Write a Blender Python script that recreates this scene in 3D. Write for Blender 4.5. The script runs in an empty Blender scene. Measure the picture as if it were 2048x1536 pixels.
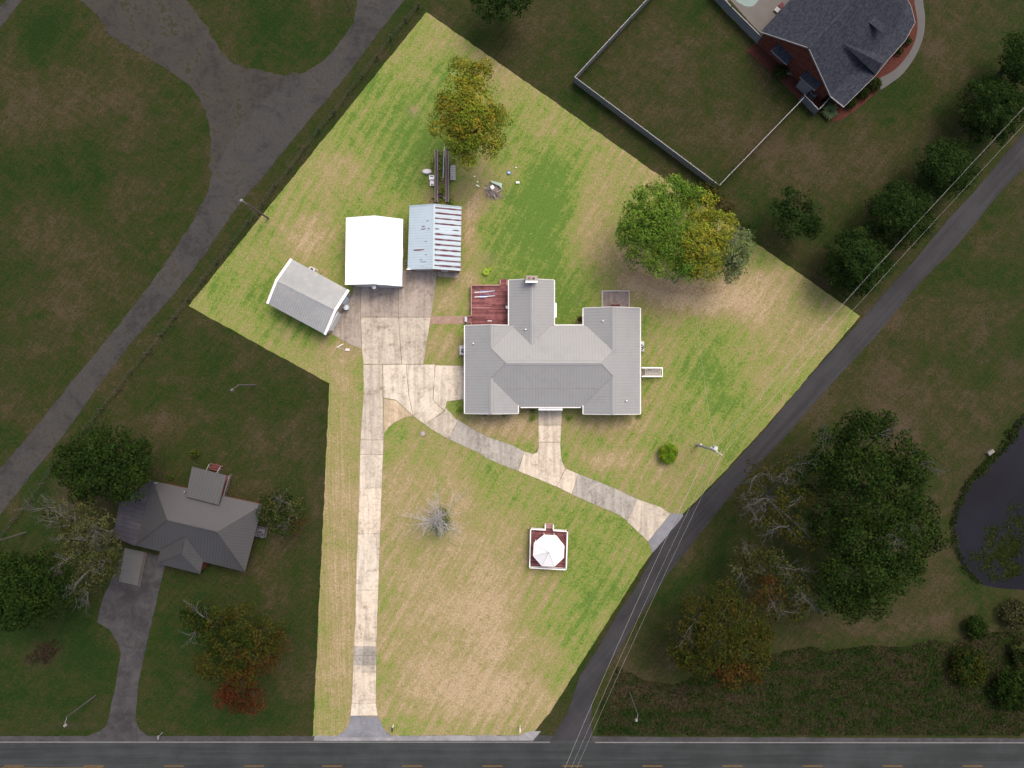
import bpy, math, random
import numpy as np
from mathutils import Vector, noise as mnoise
from mathutils.geometry import delaunay_2d_cdt, tessellate_polygon

# ------------------------------------------------------------------ camera, sky, sun, exposure
scene = bpy.context.scene
COL = scene.collection
R = math.radians
CAM_H = 100.0          # the drone hovers 100 m above the lawn and looks straight down
S = 0.07               # metres of ground per pixel of a 2048 px wide picture

cam_data = bpy.data.cameras.new("camera")
cam = bpy.data.objects.new("camera", cam_data)
COL.objects.link(cam)
cam.location = (0, 0, CAM_H)
cam.rotation_euler = (0, 0, 0)
cam_data.sensor_fit = 'HORIZONTAL'
cam_data.angle = 2 * math.atan(1024 * S / CAM_H)
cam_data.clip_start = 0.5
cam_data.clip_end = 6000
scene.camera = cam

world = bpy.data.worlds.new("World")
scene.world = world
world.use_nodes = True
wn = world.node_tree.nodes
wl = world.node_tree.links
wn.clear()
sky = wn.new("ShaderNodeTexSky")
sky.sky_type = 'NISHITA'
sky.sun_disc = False
sky.sun_elevation = R(60)
sky.sun_rotation = R(35)
sky.air_density = 0.8
sky.dust_density = 7.0
sky.ozone_density = 0.3
bg = wn.new("ShaderNodeBackground")
bg.inputs[1].default_value = 0.15
wo = wn.new("ShaderNodeOutputWorld")
wl.new(sky.outputs[0], bg.inputs[0])
wl.new(bg.outputs[0], wo.inputs[0])

sun_d = bpy.data.lights.new("sun", 'SUN')
sun_d.energy = 0.65
sun_d.angle = R(22)
sun_d.color = (1.0, 0.92, 0.80)
sun = bpy.data.objects.new("sun", sun_d)
COL.objects.link(sun)
az, el = R(35), R(60)      # clockwise from the top of the picture
sdir = Vector((math.sin(az) * math.cos(el), math.cos(az) * math.cos(el), math.sin(el)))
sun.rotation_euler = sdir.to_track_quat('Z', 'Y').to_euler()

scene.view_settings.view_transform = 'Standard'
scene.view_settings.look = 'None'
scene.view_settings.exposure = 0.68
scene.view_settings.gamma = 1.0
scene.view_settings.use_curve_mapping = False
scene.render.engine = 'CYCLES'
scene.cycles.max_bounces = 5
scene.cycles.diffuse_bounces = 3
scene.cycles.use_denoising = True

random.seed(7)
RNG = np.random.default_rng(11)


# ------------------------------------------------------------------ helpers
def W(px, py, h=0.0):
    """ground-plan position of a picture point that lies h metres above the ground"""
    k = S * (CAM_H - h) / CAM_H
    return ((px - 1024) * k, (768 - py) * k)


def W3(px, py, h=0.0):
    x, y = W(px, py, h)
    return (x, y, h)


def P(pts, h=0.0):
    return [W(a, b, h) for a, b in pts]


def props(o, label=None, cat=None, group=None, kind=None):
    if label: o['label'] = label
    if cat: o['category'] = cat
    if group: o['group'] = group
    if kind: o['kind'] = kind
    return o


def thing(name, label, cat, loc=(0, 0, 0), rz=0, group=None):
    o = bpy.data.objects.new(name, None)
    o.empty_display_size = 0.3
    COL.objects.link(o)
    o.location = loc
    o.rotation_euler = (0, 0, rz)
    return props(o, label, cat, group)


class MB:
    """collects shapes in world (or local) coordinates and links them as ONE mesh object"""

    def __init__(self):
        self.v, self.f = [], []

    def add(self, vs, fs):
        b = len(self.v)
        self.v += [tuple(p) for p in vs]
        self.f += [tuple(i + b for i in q) for q in fs]
        return self

    def box(self, c, s, rz=0.0):
        hx, hy, hz = s[0] / 2, s[1] / 2, s[2] / 2
        ca, sa = math.cos(rz), math.sin(rz)
        vs = []
        for z in (-hz, hz):
            for x, y in ((-hx, -hy), (hx, -hy), (hx, hy), (-hx, hy)):
                vs.append((c[0] + x * ca - y * sa, c[1] + x * sa + y * ca, c[2] + z))
        return self.add(vs, [(3, 2, 1, 0), (4, 5, 6, 7), (0, 1, 5, 4), (1, 2, 6, 5), (2, 3, 7, 6), (3, 0, 4, 7)])

    def beam(self, a, b, w, h):
        """box beam between two points, w across, h tall"""
        a, b = Vector(a), Vector(b)
        d = (b - a)
        L = d.length
        if L < 1e-6: return self
        d /= L
        up = Vector((0, 0, 1)) if abs(d.z) < 0.95 else Vector((1, 0, 0))
        s = d.cross(up).normalized()
        u = s.cross(d).normalized()
        vs = []
        for p in (a, b):
            for i, j in ((-1, -1), (1, -1), (1, 1), (-1, 1)):
                vs.append(p + s * (i * w / 2) + u * (j * h / 2))
        return self.add(vs, [(0, 1, 2, 3), (7, 6, 5, 4), (0, 4, 5, 1), (1, 5, 6, 2), (2, 6, 7, 3), (3, 7, 4, 0)])

    def cyl(self, a, b, r0, r1=None, n=8, cap=True):
        if r1 is None: r1 = r0
        a, b = Vector(a), Vector(b)
        d = (b - a)
        if d.length < 1e-6: return self
        d.normalize()
        up = Vector((0, 0, 1)) if abs(d.z) < 0.9 else Vector((1, 0, 0))
        s = d.cross(up).normalized()
        u = s.cross(d)
        vs = []
        for p, r in ((a, r0), (b, r1)):
            for k in range(n):
                t = 2 * math.pi * k / n
                vs.append(p + s * (r * math.cos(t)) + u * (r * math.sin(t)))
        fs = [(k, (k + 1) % n, n + (k + 1) % n, n + k) for k in range(n)]
        if cap:
            fs += [tuple(range(n - 1, -1, -1)), tuple(range(n, 2 * n))]
        return self.add(vs, fs)

    def tube(self, pts, r, n=6):
        rs = r if isinstance(r, (list, tuple)) else [r] * len(pts)
        for i in range(len(pts) - 1):
            self.cyl(pts[i], pts[i + 1], rs[i], rs[i + 1], n, True)
        return self

    def prism(self, poly, z0, z1):
        """vertical prism over a plan polygon (any simple polygon)"""
        n = len(poly)
        ar = sum(poly[i][0] * poly[(i + 1) % n][1] - poly[(i + 1) % n][0] * poly[i][1] for i in range(n))
        if ar < 0: poly = poly[::-1]
        vs = [(x, y, z0) for x, y in poly] + [(x, y, z1) for x, y in poly]
        fs = [(i, (i + 1) % n, n + (i + 1) % n, n + i) for i in range(n)]
        tris = tessellate_polygon([[Vector((x, y, 0)) for x, y in poly]])
        for t in tris:
            a, b, c = [Vector(poly[i]) for i in t]
            ccw = (b - a).x * (c - a).y - (b - a).y * (c - a).x > 0
            t = t if ccw else t[::-1]
            fs.append(tuple(n + i for i in t))
            fs.append(tuple(t[::-1]))
        return self.add(vs, fs)

    def facet(self, pts3, thick=0.0):
        """a (nearly) flat polygon in space; with a thickness it becomes a slab below the polygon"""
        n = len(pts3)
        ar = sum(pts3[i][0] * pts3[(i + 1) % n][1] - pts3[(i + 1) % n][0] * pts3[i][1] for i in range(n))
        if ar < 0: pts3 = pts3[::-1]
        tris = tessellate_polygon([[Vector((p[0], p[1], 0)) for p in pts3]])
        fs = []
        vs = [tuple(p) for p in pts3]
        if thick: vs += [(p[0], p[1], p[2] - thick) for p in pts3]
        for t in tris:
            a, b, c = [Vector(pts3[i][:2]) for i in t]
            ccw = (b - a).x * (c - a).y - (b - a).y * (c - a).x > 0
            t = t if ccw else t[::-1]
            fs.append(tuple(t))
            if thick: fs.append(tuple(n + i for i in t[::-1]))
        if thick: fs += [(i, n + i, n + (i + 1) % n, (i + 1) % n) for i in range(n)]
        return self.add(vs, fs)

    def build(self, name, mat, parent=None, origin=None, smooth=False):
        if origin is None:
            origin = parent.location if parent is not None else (0, 0, 0)
            if parent is not None and parent.parent is not None:
                origin = Vector(parent.location) + Vector(parent.parent.location)
        ox, oy, oz = origin
        me = bpy.data.meshes.new(name)
        me.from_pydata([(x - ox, y - oy, z - oz) for x, y, z in self.v], [], self.f)
        if smooth:
            me.polygons.foreach_set('use_smooth', [True] * len(me.polygons))
        me.materials.append(mat)
        o = bpy.data.objects.new(name, me)
        COL.objects.link(o)
        if parent is not None:
            o.parent = parent
        else:
            o.location = origin
        return o


def dup(root, loc, rz=0.0, label=None):
    r = root.copy()
    COL.objects.link(r)
    r.location = loc
    r.rotation_euler = (0, 0, rz)
    if label: r['label'] = label
    for ch in list(root.children):
        c = ch.copy(); COL.objects.link(c); c.parent = r
        for g in ch.children:
            d = g.copy(); COL.objects.link(d); d.parent = c
    return r


def rough(poly, step=0.6, amp=0.12, seed=0.0, closed=True):
    """subdivide the outline and make it ragged"""
    out = []
    n = len(poly)
    for i in range(n if closed else n - 1):
        a, b = Vector(poly[i]), Vector(poly[(i + 1) % n])
        d = b - a
        L = d.length
        k = max(1, int(L / step))
        nn = Vector((-d.y, d.x)).normalized() if L > 0 else Vector((0, 0))
        for j in range(k):
            p = a + d * (j / k)
            q = mnoise.noise(Vector((p.x * 0.9, p.y * 0.9, seed))) + 0.6 * mnoise.noise(Vector((p.x * 3.1, p.y * 3.1, seed + 5)))
            p = p + nn * (q * amp)
            out.append((p.x, p.y))
    return out


def strip(left, right):
    return left + right[::-1]


# ------------------------------------------------------------------ materials
def newmat(name):
    m = bpy.data.materials.new(name)
    m.use_nodes = True
    nt = m.node_tree
    nt.nodes.clear()
    out = nt.nodes.new("ShaderNodeOutputMaterial")
    b = nt.nodes.new("ShaderNodeBsdfPrincipled")
    nt.links.new(b.outputs[0], out.inputs[0])
    return m, nt, b


class N:
    """tiny node-graph writer"""

    def __init__(self, nt):
        self.nt = nt
        self.co = nt.nodes.new("ShaderNodeTexCoord").outputs['Object']
        g = nt.nodes.new("ShaderNodeNewGeometry")
        self.pos = g.outputs['Position']

    def link(self, a, b): self.nt.links.new(a, b)

    def map(self, src, scale=(1, 1, 1), rot=(0, 0, 0)):
        q = self.nt.nodes.new("ShaderNodeMapping")      # turn first, then stretch
        q.inputs['Rotation'].default_value = rot
        m = self.nt.nodes.new("ShaderNodeMapping")
        m.inputs['Scale'].default_value = scale
        self.link(src, q.inputs['Vector'])
        self.link(q.outputs[0], m.inputs['Vector'])
        return m.outputs[0]

    def noise(self, scale, detail=4, rough=0.6, src=None, dist=0.0):
        t = self.nt.nodes.new("ShaderNodeTexNoise")
        t.inputs['Scale'].default_value = scale
        t.inputs['Detail'].default_value = detail
        t.inputs['Roughness'].default_value = rough
        t.inputs['Distortion'].default_value = dist
        self.link(src or self.pos, t.inputs['Vector'])
        return t.outputs['Fac']

    def ramp(self, fac, stops):
        r = self.nt.nodes.new("ShaderNodeValToRGB")
        e = r.color_ramp.elements
        while len(e) < len(stops): e.new(0.5)
        for i, (p, c) in enumerate(stops):
            e[i].position = p
            e[i].color = (c[0], c[1], c[2], 1) if not isinstance(c, (int, float)) else (c, c, c, 1)
        self.link(fac, r.inputs[0])
        return r.outputs[0]

    def mix(self, fac, a, b, mode='MIX'):
        m = self.nt.nodes.new("ShaderNodeMix")
        m.data_type = 'RGBA'
        m.blend_type = mode
        for s, v in ((m.inputs[0], fac), (m.inputs[6], a), (m.inputs[7], b)):
            if isinstance(v, (int, float)): s.default_value = v
            elif isinstance(v, tuple): s.default_value = (*v, 1)
            else: self.link(v, s)
        return m.outputs[2]

    def math(self, op, a, b=0.0, clamp=False):
        m = self.nt.nodes.new("ShaderNodeMath")
        m.operation = op
        m.use_clamp = clamp
        for s, v in ((m.inputs[0], a), (m.inputs[1], b)):
            if isinstance(v, (int, float)): s.default_value = v
            else: self.link(v, s)
        return m.outputs[0]

    def attr(self, name, col=False):
        a = self.nt.nodes.new("ShaderNodeAttribute")
        a.attribute_name = name
        return a.outputs['Color'] if col else a.outputs['Fac']

    def bump(self, h, strength=0.3, dist=0.05):
        b = self.nt.nodes.new("ShaderNodeBump")
        b.inputs['Strength'].default_value = strength
        b.inputs['Distance'].default_value = dist
        self.link(h, b.inputs['Height'])
        return b.outputs[0]


def plain(name, c, rough=0.6, metal=0.0, var=0.18, scale=1.2, fine=14, spec=0.4, bump=0.0):
    """one-colour surface with uneven weathering"""
    m, nt, b = newmat(name)
    n = N(nt)
    a = n.noise(scale, 4, 0.65)
    f = n.noise(fine, 3, 0.6)
    s = n.math('ADD', n.math('MULTIPLY', a, 0.65), n.math('MULTIPLY', f, 0.35))
    lo = tuple(x * (1 - var) for x in c)
    hi = tuple(min(0.9, x * (1 + var)) for x in c)
    col = n.ramp(s, [(0.32, lo), (0.68, hi)])
    n.link(col, b.inputs['Base Color'])
    b.inputs['Roughness'].default_value = rough
    b.inputs['Metallic'].default_value = metal
    b.inputs['Specular IOR Level'].default_value = spec
    if bump:
        n.link(n.bump(f, bump, 0.03), b.inputs['Normal'])
    return m


def grass_mat(name, stops, dark, fine_amt=0.55, streaks=((R(28), 0.5),), big=0.16, strip_attr=False, dryamp=0.5):
    m, nt, b = newmat(name)
    n = N(nt)
    dry = n.attr('dry')
    big_n = n.noise(big, 5, 0.62, dist=0.4)
    mid_n = n.noise(0.75, 5, 0.68, dist=0.6)
    small = n.noise(3.2, 4, 0.7)
    d = n.math('ADD', dry, n.math('MULTIPLY', n.math('SUBTRACT', big_n, 0.5), dryamp * 2.2))
    d = n.math('ADD', d, n.math('MULTIPLY', n.math('SUBTRACT', mid_n, 0.5), dryamp * 1.7))
    d = n.math('ADD', d, n.math('MULTIPLY', n.math('SUBTRACT', small, 0.5), dryamp * 2.3))
    for ang, amt in streaks:
        s = n.noise(1.0, 4, 0.6, src=n.map(n.pos, (2.6, 0.10, 1), (0, 0, ang)))
        k = amt
        v = n.math('MULTIPLY', n.math('SUBTRACT', s, 0.5), k)
        if strip_attr:
            v = n.math('MULTIPLY', v, n.math('SUBTRACT', 1.0, n.attr('strip')))
        d = n.math('ADD', d, v)
    if strip_attr:
        s = n.noise(1.0, 5, 0.7, src=n.map(n.pos, (3.2, 0.05, 1), (0, 0, R(-1.6))))
        d = n.math('ADD', d, n.math('MULTIPLY', n.math('MULTIPLY', n.math('SUBTRACT', s, 0.5), 1.6), n.attr('strip')))
    if strip_attr:
        # passes of the mower: faint bands that wander and fade
        wv = nt.nodes.new("ShaderNodeTexWave")
        wv.wave_type = 'BANDS'; wv.bands_direction = 'X'
        wv.inputs['Scale'].default_value = 0.19
        wv.inputs['Distortion'].default_value = 1.6
        wv.inputs['Detail'].default_value = 2
        wv.inputs['Detail Scale'].default_value = 0.5
        n.link(n.map(n.pos, (1, 1, 1), (0, 0, R(30))), wv.inputs['Vector'])
        band = n.math('MULTIPLY', n.math('SUBTRACT', wv.outputs['Fac'], 0.5), n.ramp(n.noise(0.07, 3, 0.6), [(0.4, 0.04), (0.6, 0.24)]))
        d = n.math('ADD', d, n.math('MULTIPLY', band, n.math('SUBTRACT', 1.0, n.attr('strip'))))
    col = n.ramp(d, stops)
    col = n.mix(n.ramp(n.noise(1.9, 4, 0.75, dist=0.8), [(0.56, 0.0), (0.66, 0.35)]), col, tuple(0.55 * x for x in stops[0][1]))   # clover and coarser tufts
    # blades and thatch: fine light and dark grain
    g1 = n.noise(4.5, 4, 0.8)
    g2 = n.noise(13, 2, 0.7)
    g = n.math('ADD', n.math('MULTIPLY', g1, 0.6), n.math('MULTIPLY', g2, 0.4))
    gm = n.ramp(g, [(0.34, 1 - fine_amt), (0.5, 1.0), (0.66, 1 + fine_amt * 0.6)])
    col = n.mix(1.0, col, gm, 'MULTIPLY')
    # worn bare soil
    bare = n.math('MULTIPLY', n.attr('bare'), n.ramp(mid_n, [(0.3, 0.35), (0.6, 1.0)]))
    col = n.mix(bare, col, n.mix(g, tuple(x * 0.75 for x in dark), dark))
    n.link(col, b.inputs['Base Color'])
    b.inputs['Roughness'].default_value = 0.95
    b.inputs['Specular IOR Level'].default_value = 0.1
    n.link(n.bump(n.math('ADD', g, n.math('MULTIPLY', small, 0.8)), 0.6, 0.07), b.inputs['Normal'])
    return m


MAT = {}
MAT['lawn'] = grass_mat('lawn_grass', [(0.0, (0.084, 0.146, 0.026)), (0.22, (0.148, 0.192, 0.041)), (0.45, (0.198, 0.190, 0.070)),
                                       (0.68, (0.242, 0.196, 0.098)), (1.0, (0.325, 0.252, 0.158))],
                        (0.25, 0.175, 0.115), 0.5, ((R(28), 0.75), (R(44), 0.55), (R(-58), 0.35)), strip_attr=True)
MAT['field'] = grass_mat('field_grass', [(0.0, (0.010, 0.025, 0.004)), (0.3, (0.019, 0.029, 0.006)), (0.6, (0.031, 0.030, 0.011)),
                                         (1.0, (0.052, 0.040, 0.023))], (0.058, 0.040, 0.027), 0.5, ((R(38), 0.7), (R(-57), 0.5)), dryamp=0.7)  # grass outside the lot: dimming painted into the colour, a shaded copy of the lawn


def asphalt(name, c, patch=0.25, scale=0.6, along=None):
    m, nt, b = newmat(name)
    n = N(nt)
    a = n.noise(0.18, 5, 0.6)
    g = n.noise(22, 2, 0.7)
    w = n.noise(scale, 5, 0.7, dist=0.8) if along is None else n.noise(1.0, 5, 0.65, src=n.map(n.pos, (0.05, 1.6, 1), (0, 0, along)))
    lo, hi = tuple(x * (1 - patch) for x in c), tuple(x * (1 + patch) for x in c)
    col = n.ramp(n.math('ADD', n.math('MULTIPLY', a, 0.5), n.math('MULTIPLY', w, 0.5)), [(0.42, lo), (0.58, hi)])
    col = n.mix(1.0, col, n.ramp(g, [(0.3, 0.75), (0.7, 1.25)]), 'MULTIPLY')
    n.link(col, b.inputs['Base Color'])
    b.inputs['Roughness'].default_value = 0.9
    b.inputs['Specular IOR Level'].default_value = 0.2
    n.link(n.bump(g, 0.3, 0.02), b.inputs['Normal'])
    return m


MAT['asphalt'] = asphalt('asphalt', (0.030, 0.030, 0.033), 0.2, along=R(-48))  # roads outside the lot have their dimming painted into the base colour
MAT['asphalt_main'] = asphalt('main_road_asphalt', (0.029, 0.033, 0.034), 0.22, along=0.0)
MAT['asphalt_apron'] = asphalt('apron_asphalt', (0.155, 0.160, 0.180), 0.2)
MAT['asphalt_drive'] = asphalt('old_drive_asphalt', (0.042, 0.040, 0.042), 0.3)  # neighbouring drive, also dimmed in its colour
MAT['shoulder'] = asphalt('shoulder_gravel', (0.044, 0.044, 0.047), 0.25)  # dimmed copy of the roadside gravel, darkness painted in
MAT['shoulder_lawn'] = asphalt('shoulder_pale_gravel', (0.20, 0.20, 0.21), 0.2)  # the same roadside gravel without the painted dimming, along the lot


def gravel(name, c, grass):
    m, nt, b = newmat(name)
    n = N(nt)
    a = n.noise(0.22, 5, 0.65, dist=0.5)
    s = n.noise(1.4, 5, 0.7)
    g = n.noise(16, 3, 0.75)
    col = n.ramp(n.math('ADD', n.math('MULTIPLY', a, 0.6), n.math('MULTIPLY', s, 0.4)),
                 [(0.41, tuple(x * 0.7 for x in c)), (0.5, c), (0.58, tuple(x * 1.3 for x in c))])
    col = n.mix(n.ramp(n.math('ADD', n.math('MULTIPLY', s, 0.55), n.math('MULTIPLY', a, 0.45)), [(0.51, 0.0), (0.585, 0.85)]), col, grass)
    col = n.mix(1.0, col, n.ramp(g, [(0.3, 0.65), (0.7, 1.35)]), 'MULTIPLY')
    n.link(col, b.inputs['Base Color'])
    b.inputs['Roughness'].default_value = 0.95
    b.inputs['Specular IOR Level'].default_value = 0.15
    n.link(n.bump(g, 0.5, 0.04), b.inputs['Normal'])
    return m


MAT['gravel'] = gravel('gravel', (0.040, 0.037, 0.034), (0.026, 0.026, 0.013))  # loose stone outside the lot, dimming painted into this and the lane colour
MAT['gravel_road'] = gravel('gravel_road', (0.041, 0.040, 0.039), (0.036, 0.032, 0.025))
MAT['mulch'] = plain('red_mulch', (0.068, 0.024, 0.018), 0.95, var=0.4, scale=4, fine=18, spec=0.1, bump=0.5)
MAT['soil'] = plain('dry_soil', (0.27, 0.20, 0.15), 0.95, var=0.35, scale=2.5, fine=14, spec=0.1, bump=0.5)
MAT['joint'] = plain('joint_dirt', (0.12, 0.10, 0.075), 0.95, var=0.3, scale=3, fine=14, spec=0.1)


def concrete(name):
    """pale concrete, each slab tinted by its own object colour, stained and worn"""
    m, nt, b = newmat(name)
    n = N(nt)
    oi = nt.nodes.new("ShaderNodeObjectInfo")
    base = oi.outputs['Color']
    st = n.noise(0.42, 6, 0.68, dist=0.9)
    sp = n.noise(2.6, 5, 0.75, dist=0.5)
    fn = n.noise(18, 3, 0.7)
    tyre = n.noise(1.0, 4, 0.6, src=n.map(n.pos, (1.6, 0.12, 1)))
    f1 = n.ramp(n.math('ADD', n.math('MULTIPLY', st, 0.55), n.math('MULTIPLY', sp, 0.45)),
                [(0.37, (0.50, 0.49, 0.47)), (0.455, (0.82, 0.81, 0.79)), (0.53, (1.0, 1.0, 1.0)), (0.64, (1.12, 1.11, 1.08))])
    col = n.mix(1.0, base, f1, 'MULTIPLY')
    col = n.mix(1.0, col, n.ramp(tyre, [(0.38, 0.80), (0.56, 1.03)]), 'MULTIPLY')
    col = n.mix(1.0, col, n.ramp(fn, [(0.3, 0.80), (0.65, 1.10)]), 'MULTIPLY')
    # hairline cracks
    v = nt.nodes.new("ShaderNodeTexVoronoi")
    v.feature = 'DISTANCE_TO_EDGE'
    v.inputs['Scale'].default_value = 0.28
    wp = nt.nodes.new("ShaderNodeVectorMath"); wp.operation = 'ADD'
    nz = nt.nodes.new("ShaderNodeTexNoise"); nz.inputs['Scale'].default_value = 0.9; nz.inputs['Detail'].default_value = 5
    n.link(n.pos, nz.inputs['Vector'])
    sc = nt.nodes.new("ShaderNodeVectorMath"); sc.operation = 'SCALE'; sc.inputs['Scale'].default_value = 2.2
    n.link(nz.outputs['Color'], sc.inputs[0])
    n.link(n.pos, wp.inputs[0]); n.link(sc.outputs[0], wp.inputs[1])
    n.link(wp.outputs[0], v.inputs['Vector'])
    ck = n.math('MULTIPLY', n.ramp(v.outputs['Distance'], [(0.0, 1.0), (0.012, 0.0)]), n.ramp(st, [(0.5, 0.0), (0.6, 0.55)]))
    col = n.mix(ck, col, (0.10, 0.085, 0.065))
    n.link(col, b.inputs['Base Color'])
    b.inputs['Roughness'].default_value = 0.9
    b.inputs['Specular IOR Level'].default_value = 0.2
    n.link(n.bump(fn, 0.15, 0.02), b.inputs['Normal'])
    return m


MAT['concrete'] = concrete('concrete')


def metal_roof(name, c, var=0.1, rough=0.45, stain=None, rib=None):
    m, nt, b = newmat(name)
    n = N(nt)
    a = n.noise(0.35, 5, 0.6)
    s = n.noise(1.2, 5, 0.7, dist=0.5)
    f = n.noise(12, 3, 0.7)
    col = n.ramp(n.math('ADD', n.math('MULTIPLY', a, 0.5), n.math('MULTIPLY', s, 0.5)),
                 [(0.35, tuple(x * (1 - var) for x in c)), (0.65, tuple(min(0.85, x * (1 + var)) for x in c))])
    col = n.mix(1.0, col, n.ramp(f, [(0.25, 0.92), (0.75, 1.06)]), 'MULTIPLY')
    if stain:
        col = n.mix(n.ramp(n.math('ADD', n.math('MULTIPLY', s, 0.6), n.math('MULTIPLY', a, 0.4)), [(0.52, 0.0), (0.66, 0.8)]), col, stain)
    n.link(col, b.inputs['Base Color'])
    b.inputs['Roughness'].default_value = rough
    b.inputs['Specular IOR Level'].default_value = 0.35
    return m


MAT['roof_grey'] = metal_roof('grey_metal_roof', (0.232, 0.240, 0.242), 0.08, stain=(0.205, 0.21, 0.214))
MAT['roof_rib'] = metal_roof('grey_roof_rib', (0.192, 0.192, 0.194), 0.08)
MAT['roof_white'] = metal_roof('white_metal_roof', (0.80, 0.80, 0.80), 0.04)
MAT['roof_blue'] = metal_roof('pale_blue_metal_roof', (0.34, 0.42, 0.47), 0.06)
MAT['roof_blue_rib'] = metal_roof('pale_blue_roof_rib', (0.27, 0.34, 0.39), 0.06)
MAT['rust'] = plain('rusted_rib', (0.11, 0.045, 0.06), 0.85, var=0.45, scale=2, fine=9, spec=0.2)
MAT['roof_silver'] = metal_roof('weathered_metal_roof', (0.27, 0.285, 0.29), 0.1, 0.55, stain=(0.36, 0.345, 0.30))
MAT['roof_silver_rib'] = metal_roof('weathered_roof_rib', (0.235, 0.24, 0.24), 0.1, 0.55)
MAT['roof_dark'] = metal_roof('charcoal_metal_roof', (0.046, 0.046, 0.048), 0.08)  # grey like the main roof, with the dimming of the surroundings painted in
MAT['roof_dark_rib'] = metal_roof('charcoal_roof_rib', (0.035, 0.035, 0.037), 0.08)
MAT['roof_old'] = metal_roof('worn_carport_roof', (0.036, 0.034, 0.046), 0.3, 0.7, stain=(0.055, 0.053, 0.055))  # worn purplish roof, its tone dimmed in the colour as well


def shingles():
    m, nt, b = newmat('slate_blue_shingles')  # brick house roof, dimming of the surroundings painted into the shingle colours
    n = N(nt)
    br = nt.nodes.new("ShaderNodeTexBrick")
    br.inputs['Scale'].default_value = 1.0
    br.inputs['Brick Width'].default_value = 0.34
    br.inputs['Row Height'].default_value = 0.16
    br.inputs['Mortar Size'].default_value = 0.008
    br.inputs['Color1'].default_value = (0.017, 0.020, 0.029, 1)
    br.inputs['Color2'].default_value = (0.036, 0.040, 0.053, 1)
    br.inputs['Mortar'].default_value = (0.012, 0.013, 0.02, 1)
    n.link(n.map(n.pos, (1, 1, 1), (0, 0, R(-42.6))), br.inputs['Vector'])
    f = n.noise(7, 4, 0.8)
    col = n.mix(1.0, br.outputs['Color'], n.ramp(f, [(0.3, 0.55), (0.7, 1.6)]), 'MULTIPLY')
    n.link(col, b.inputs['Base Color'])
    b.inputs['Roughness'].default_value = 0.9
    b.inputs['Specular IOR Level'].default_value = 0.15
    return m


MAT['shingle'] = shingles()


def brick(name, c1, c2, mortar, rot=0.0, flat=False, bw=0.22, rh=0.075):
    m, nt, b = newmat(name)
    n = N(nt)
    br = nt.nodes.new("ShaderNodeTexBrick")
    br.inputs['Scale'].default_value = 1.0
    br.inputs['Brick Width'].default_value = bw
    br.inputs['Row Height'].default_value = rh
    br.inputs['Mortar Size'].default_value = 0.008
    br.inputs['Color1'].default_value = (*c1, 1)
    br.inputs['Color2'].default_value = (*c2, 1)
    br.inputs['Mortar'].default_value = (*mortar, 1)
    if flat:
        n.link(n.map(n.pos, (1, 1, 1), (0, 0, rot)), br.inputs['Vector'])
    else:
        sx = nt.nodes.new("ShaderNodeSeparateXYZ"); n.link(n.pos, sx.inputs[0])
        cx = nt.nodes.new("ShaderNodeCombineXYZ")
        n.link(n.math('ADD', sx.outputs[0], sx.outputs[1]), cx.inputs[0])
        n.link(sx.outputs[2], cx.inputs[1])
        n.link(cx.outputs[0], br.inputs['Vector'])
    f = n.noise(1.5, 4, 0.7)
    col = n.mix(1.0, br.outputs['Color'], n.ramp(f, [(0.3, 0.75), (0.7, 1.2)]), 'MULTIPLY')
    n.link(col, b.inputs['Base Color'])
    b.inputs['Roughness'].default_value = 0.9
    b.inputs['Specular IOR Level'].default_value = 0.15
    return m


MAT['brick_pink'] = brick('pinkish_brick', (0.26, 0.15, 0.115), (0.20, 0.11, 0.085), (0.30, 0.27, 0.24))
MAT['brick_red'] = brick('red_brick', (0.155, 0.036, 0.020), (0.125, 0.028, 0.016), (0.11, 0.07, 0.055))
MAT['brick_orange'] = brick('orange_brick', (0.30, 0.13, 0.08), (0.24, 0.10, 0.065), (0.30, 0.27, 0.24))
MAT['brick_walk'] = brick('walk_brick', (0.30, 0.20, 0.155), (0.25, 0.155, 0.125), (0.24, 0.20, 0.16), 0, True, 0.24, 0.115)
MAT['siding_grey'] = plain('grey_siding', (0.36, 0.35, 0.34), 0.7, var=0.08)
MAT['siding_tan'] = plain('tan_siding', (0.27, 0.24, 0.22), 0.7, var=0.1)
MAT['siding_white'] = plain('white_siding', (0.66, 0.66, 0.65), 0.6, var=0.05)
MAT['white'] = plain('white_paint', (0.78, 0.78, 0.77), 0.5, var=0.05, spec=0.3)
MAT['offwhite'] = plain('off_white_trim', (0.62, 0.61, 0.59), 0.55, var=0.07)
MAT['grey_trim'] = plain('grey_trim', (0.16, 0.16, 0.165), 0.55, var=0.08)
MAT['vinyl'] = plain('grey_vinyl', (0.19, 0.192, 0.196), 0.5, var=0.07)  # white fence and trim outside the lot, dimmed to grey in the colour
MAT['glass'] = plain('window_glass', (0.03, 0.035, 0.04), 0.08, var=0.1, spec=0.6)
MAT['door_blue'] = plain('pale_blue_door', (0.42, 0.50, 0.58), 0.5, var=0.05)
MAT['door_brown'] = plain('brown_door', (0.20, 0.16, 0.14), 0.6, var=0.1)
MAT['deck'] = plain('red_stained_wood', (0.185, 0.072, 0.074), 0.85, var=0.38, scale=1.6, fine=9, spec=0.15)
dk = MAT['deck'].node_tree
_oi = dk.nodes.new("ShaderNodeObjectInfo")
_rp = dk.nodes.new("ShaderNodeValToRGB")
for _e, _p, _c in ((0, 0.0, 0.62), (1, 1.0, 1.3)):
    _rp.color_ramp.elements[_e].position = _p
    _rp.color_ramp.elements[_e].color = (_c, _c * (1.04 if _e else 0.96), _c, 1)
dk.links.new(_oi.outputs['Random'], _rp.inputs[0])
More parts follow.
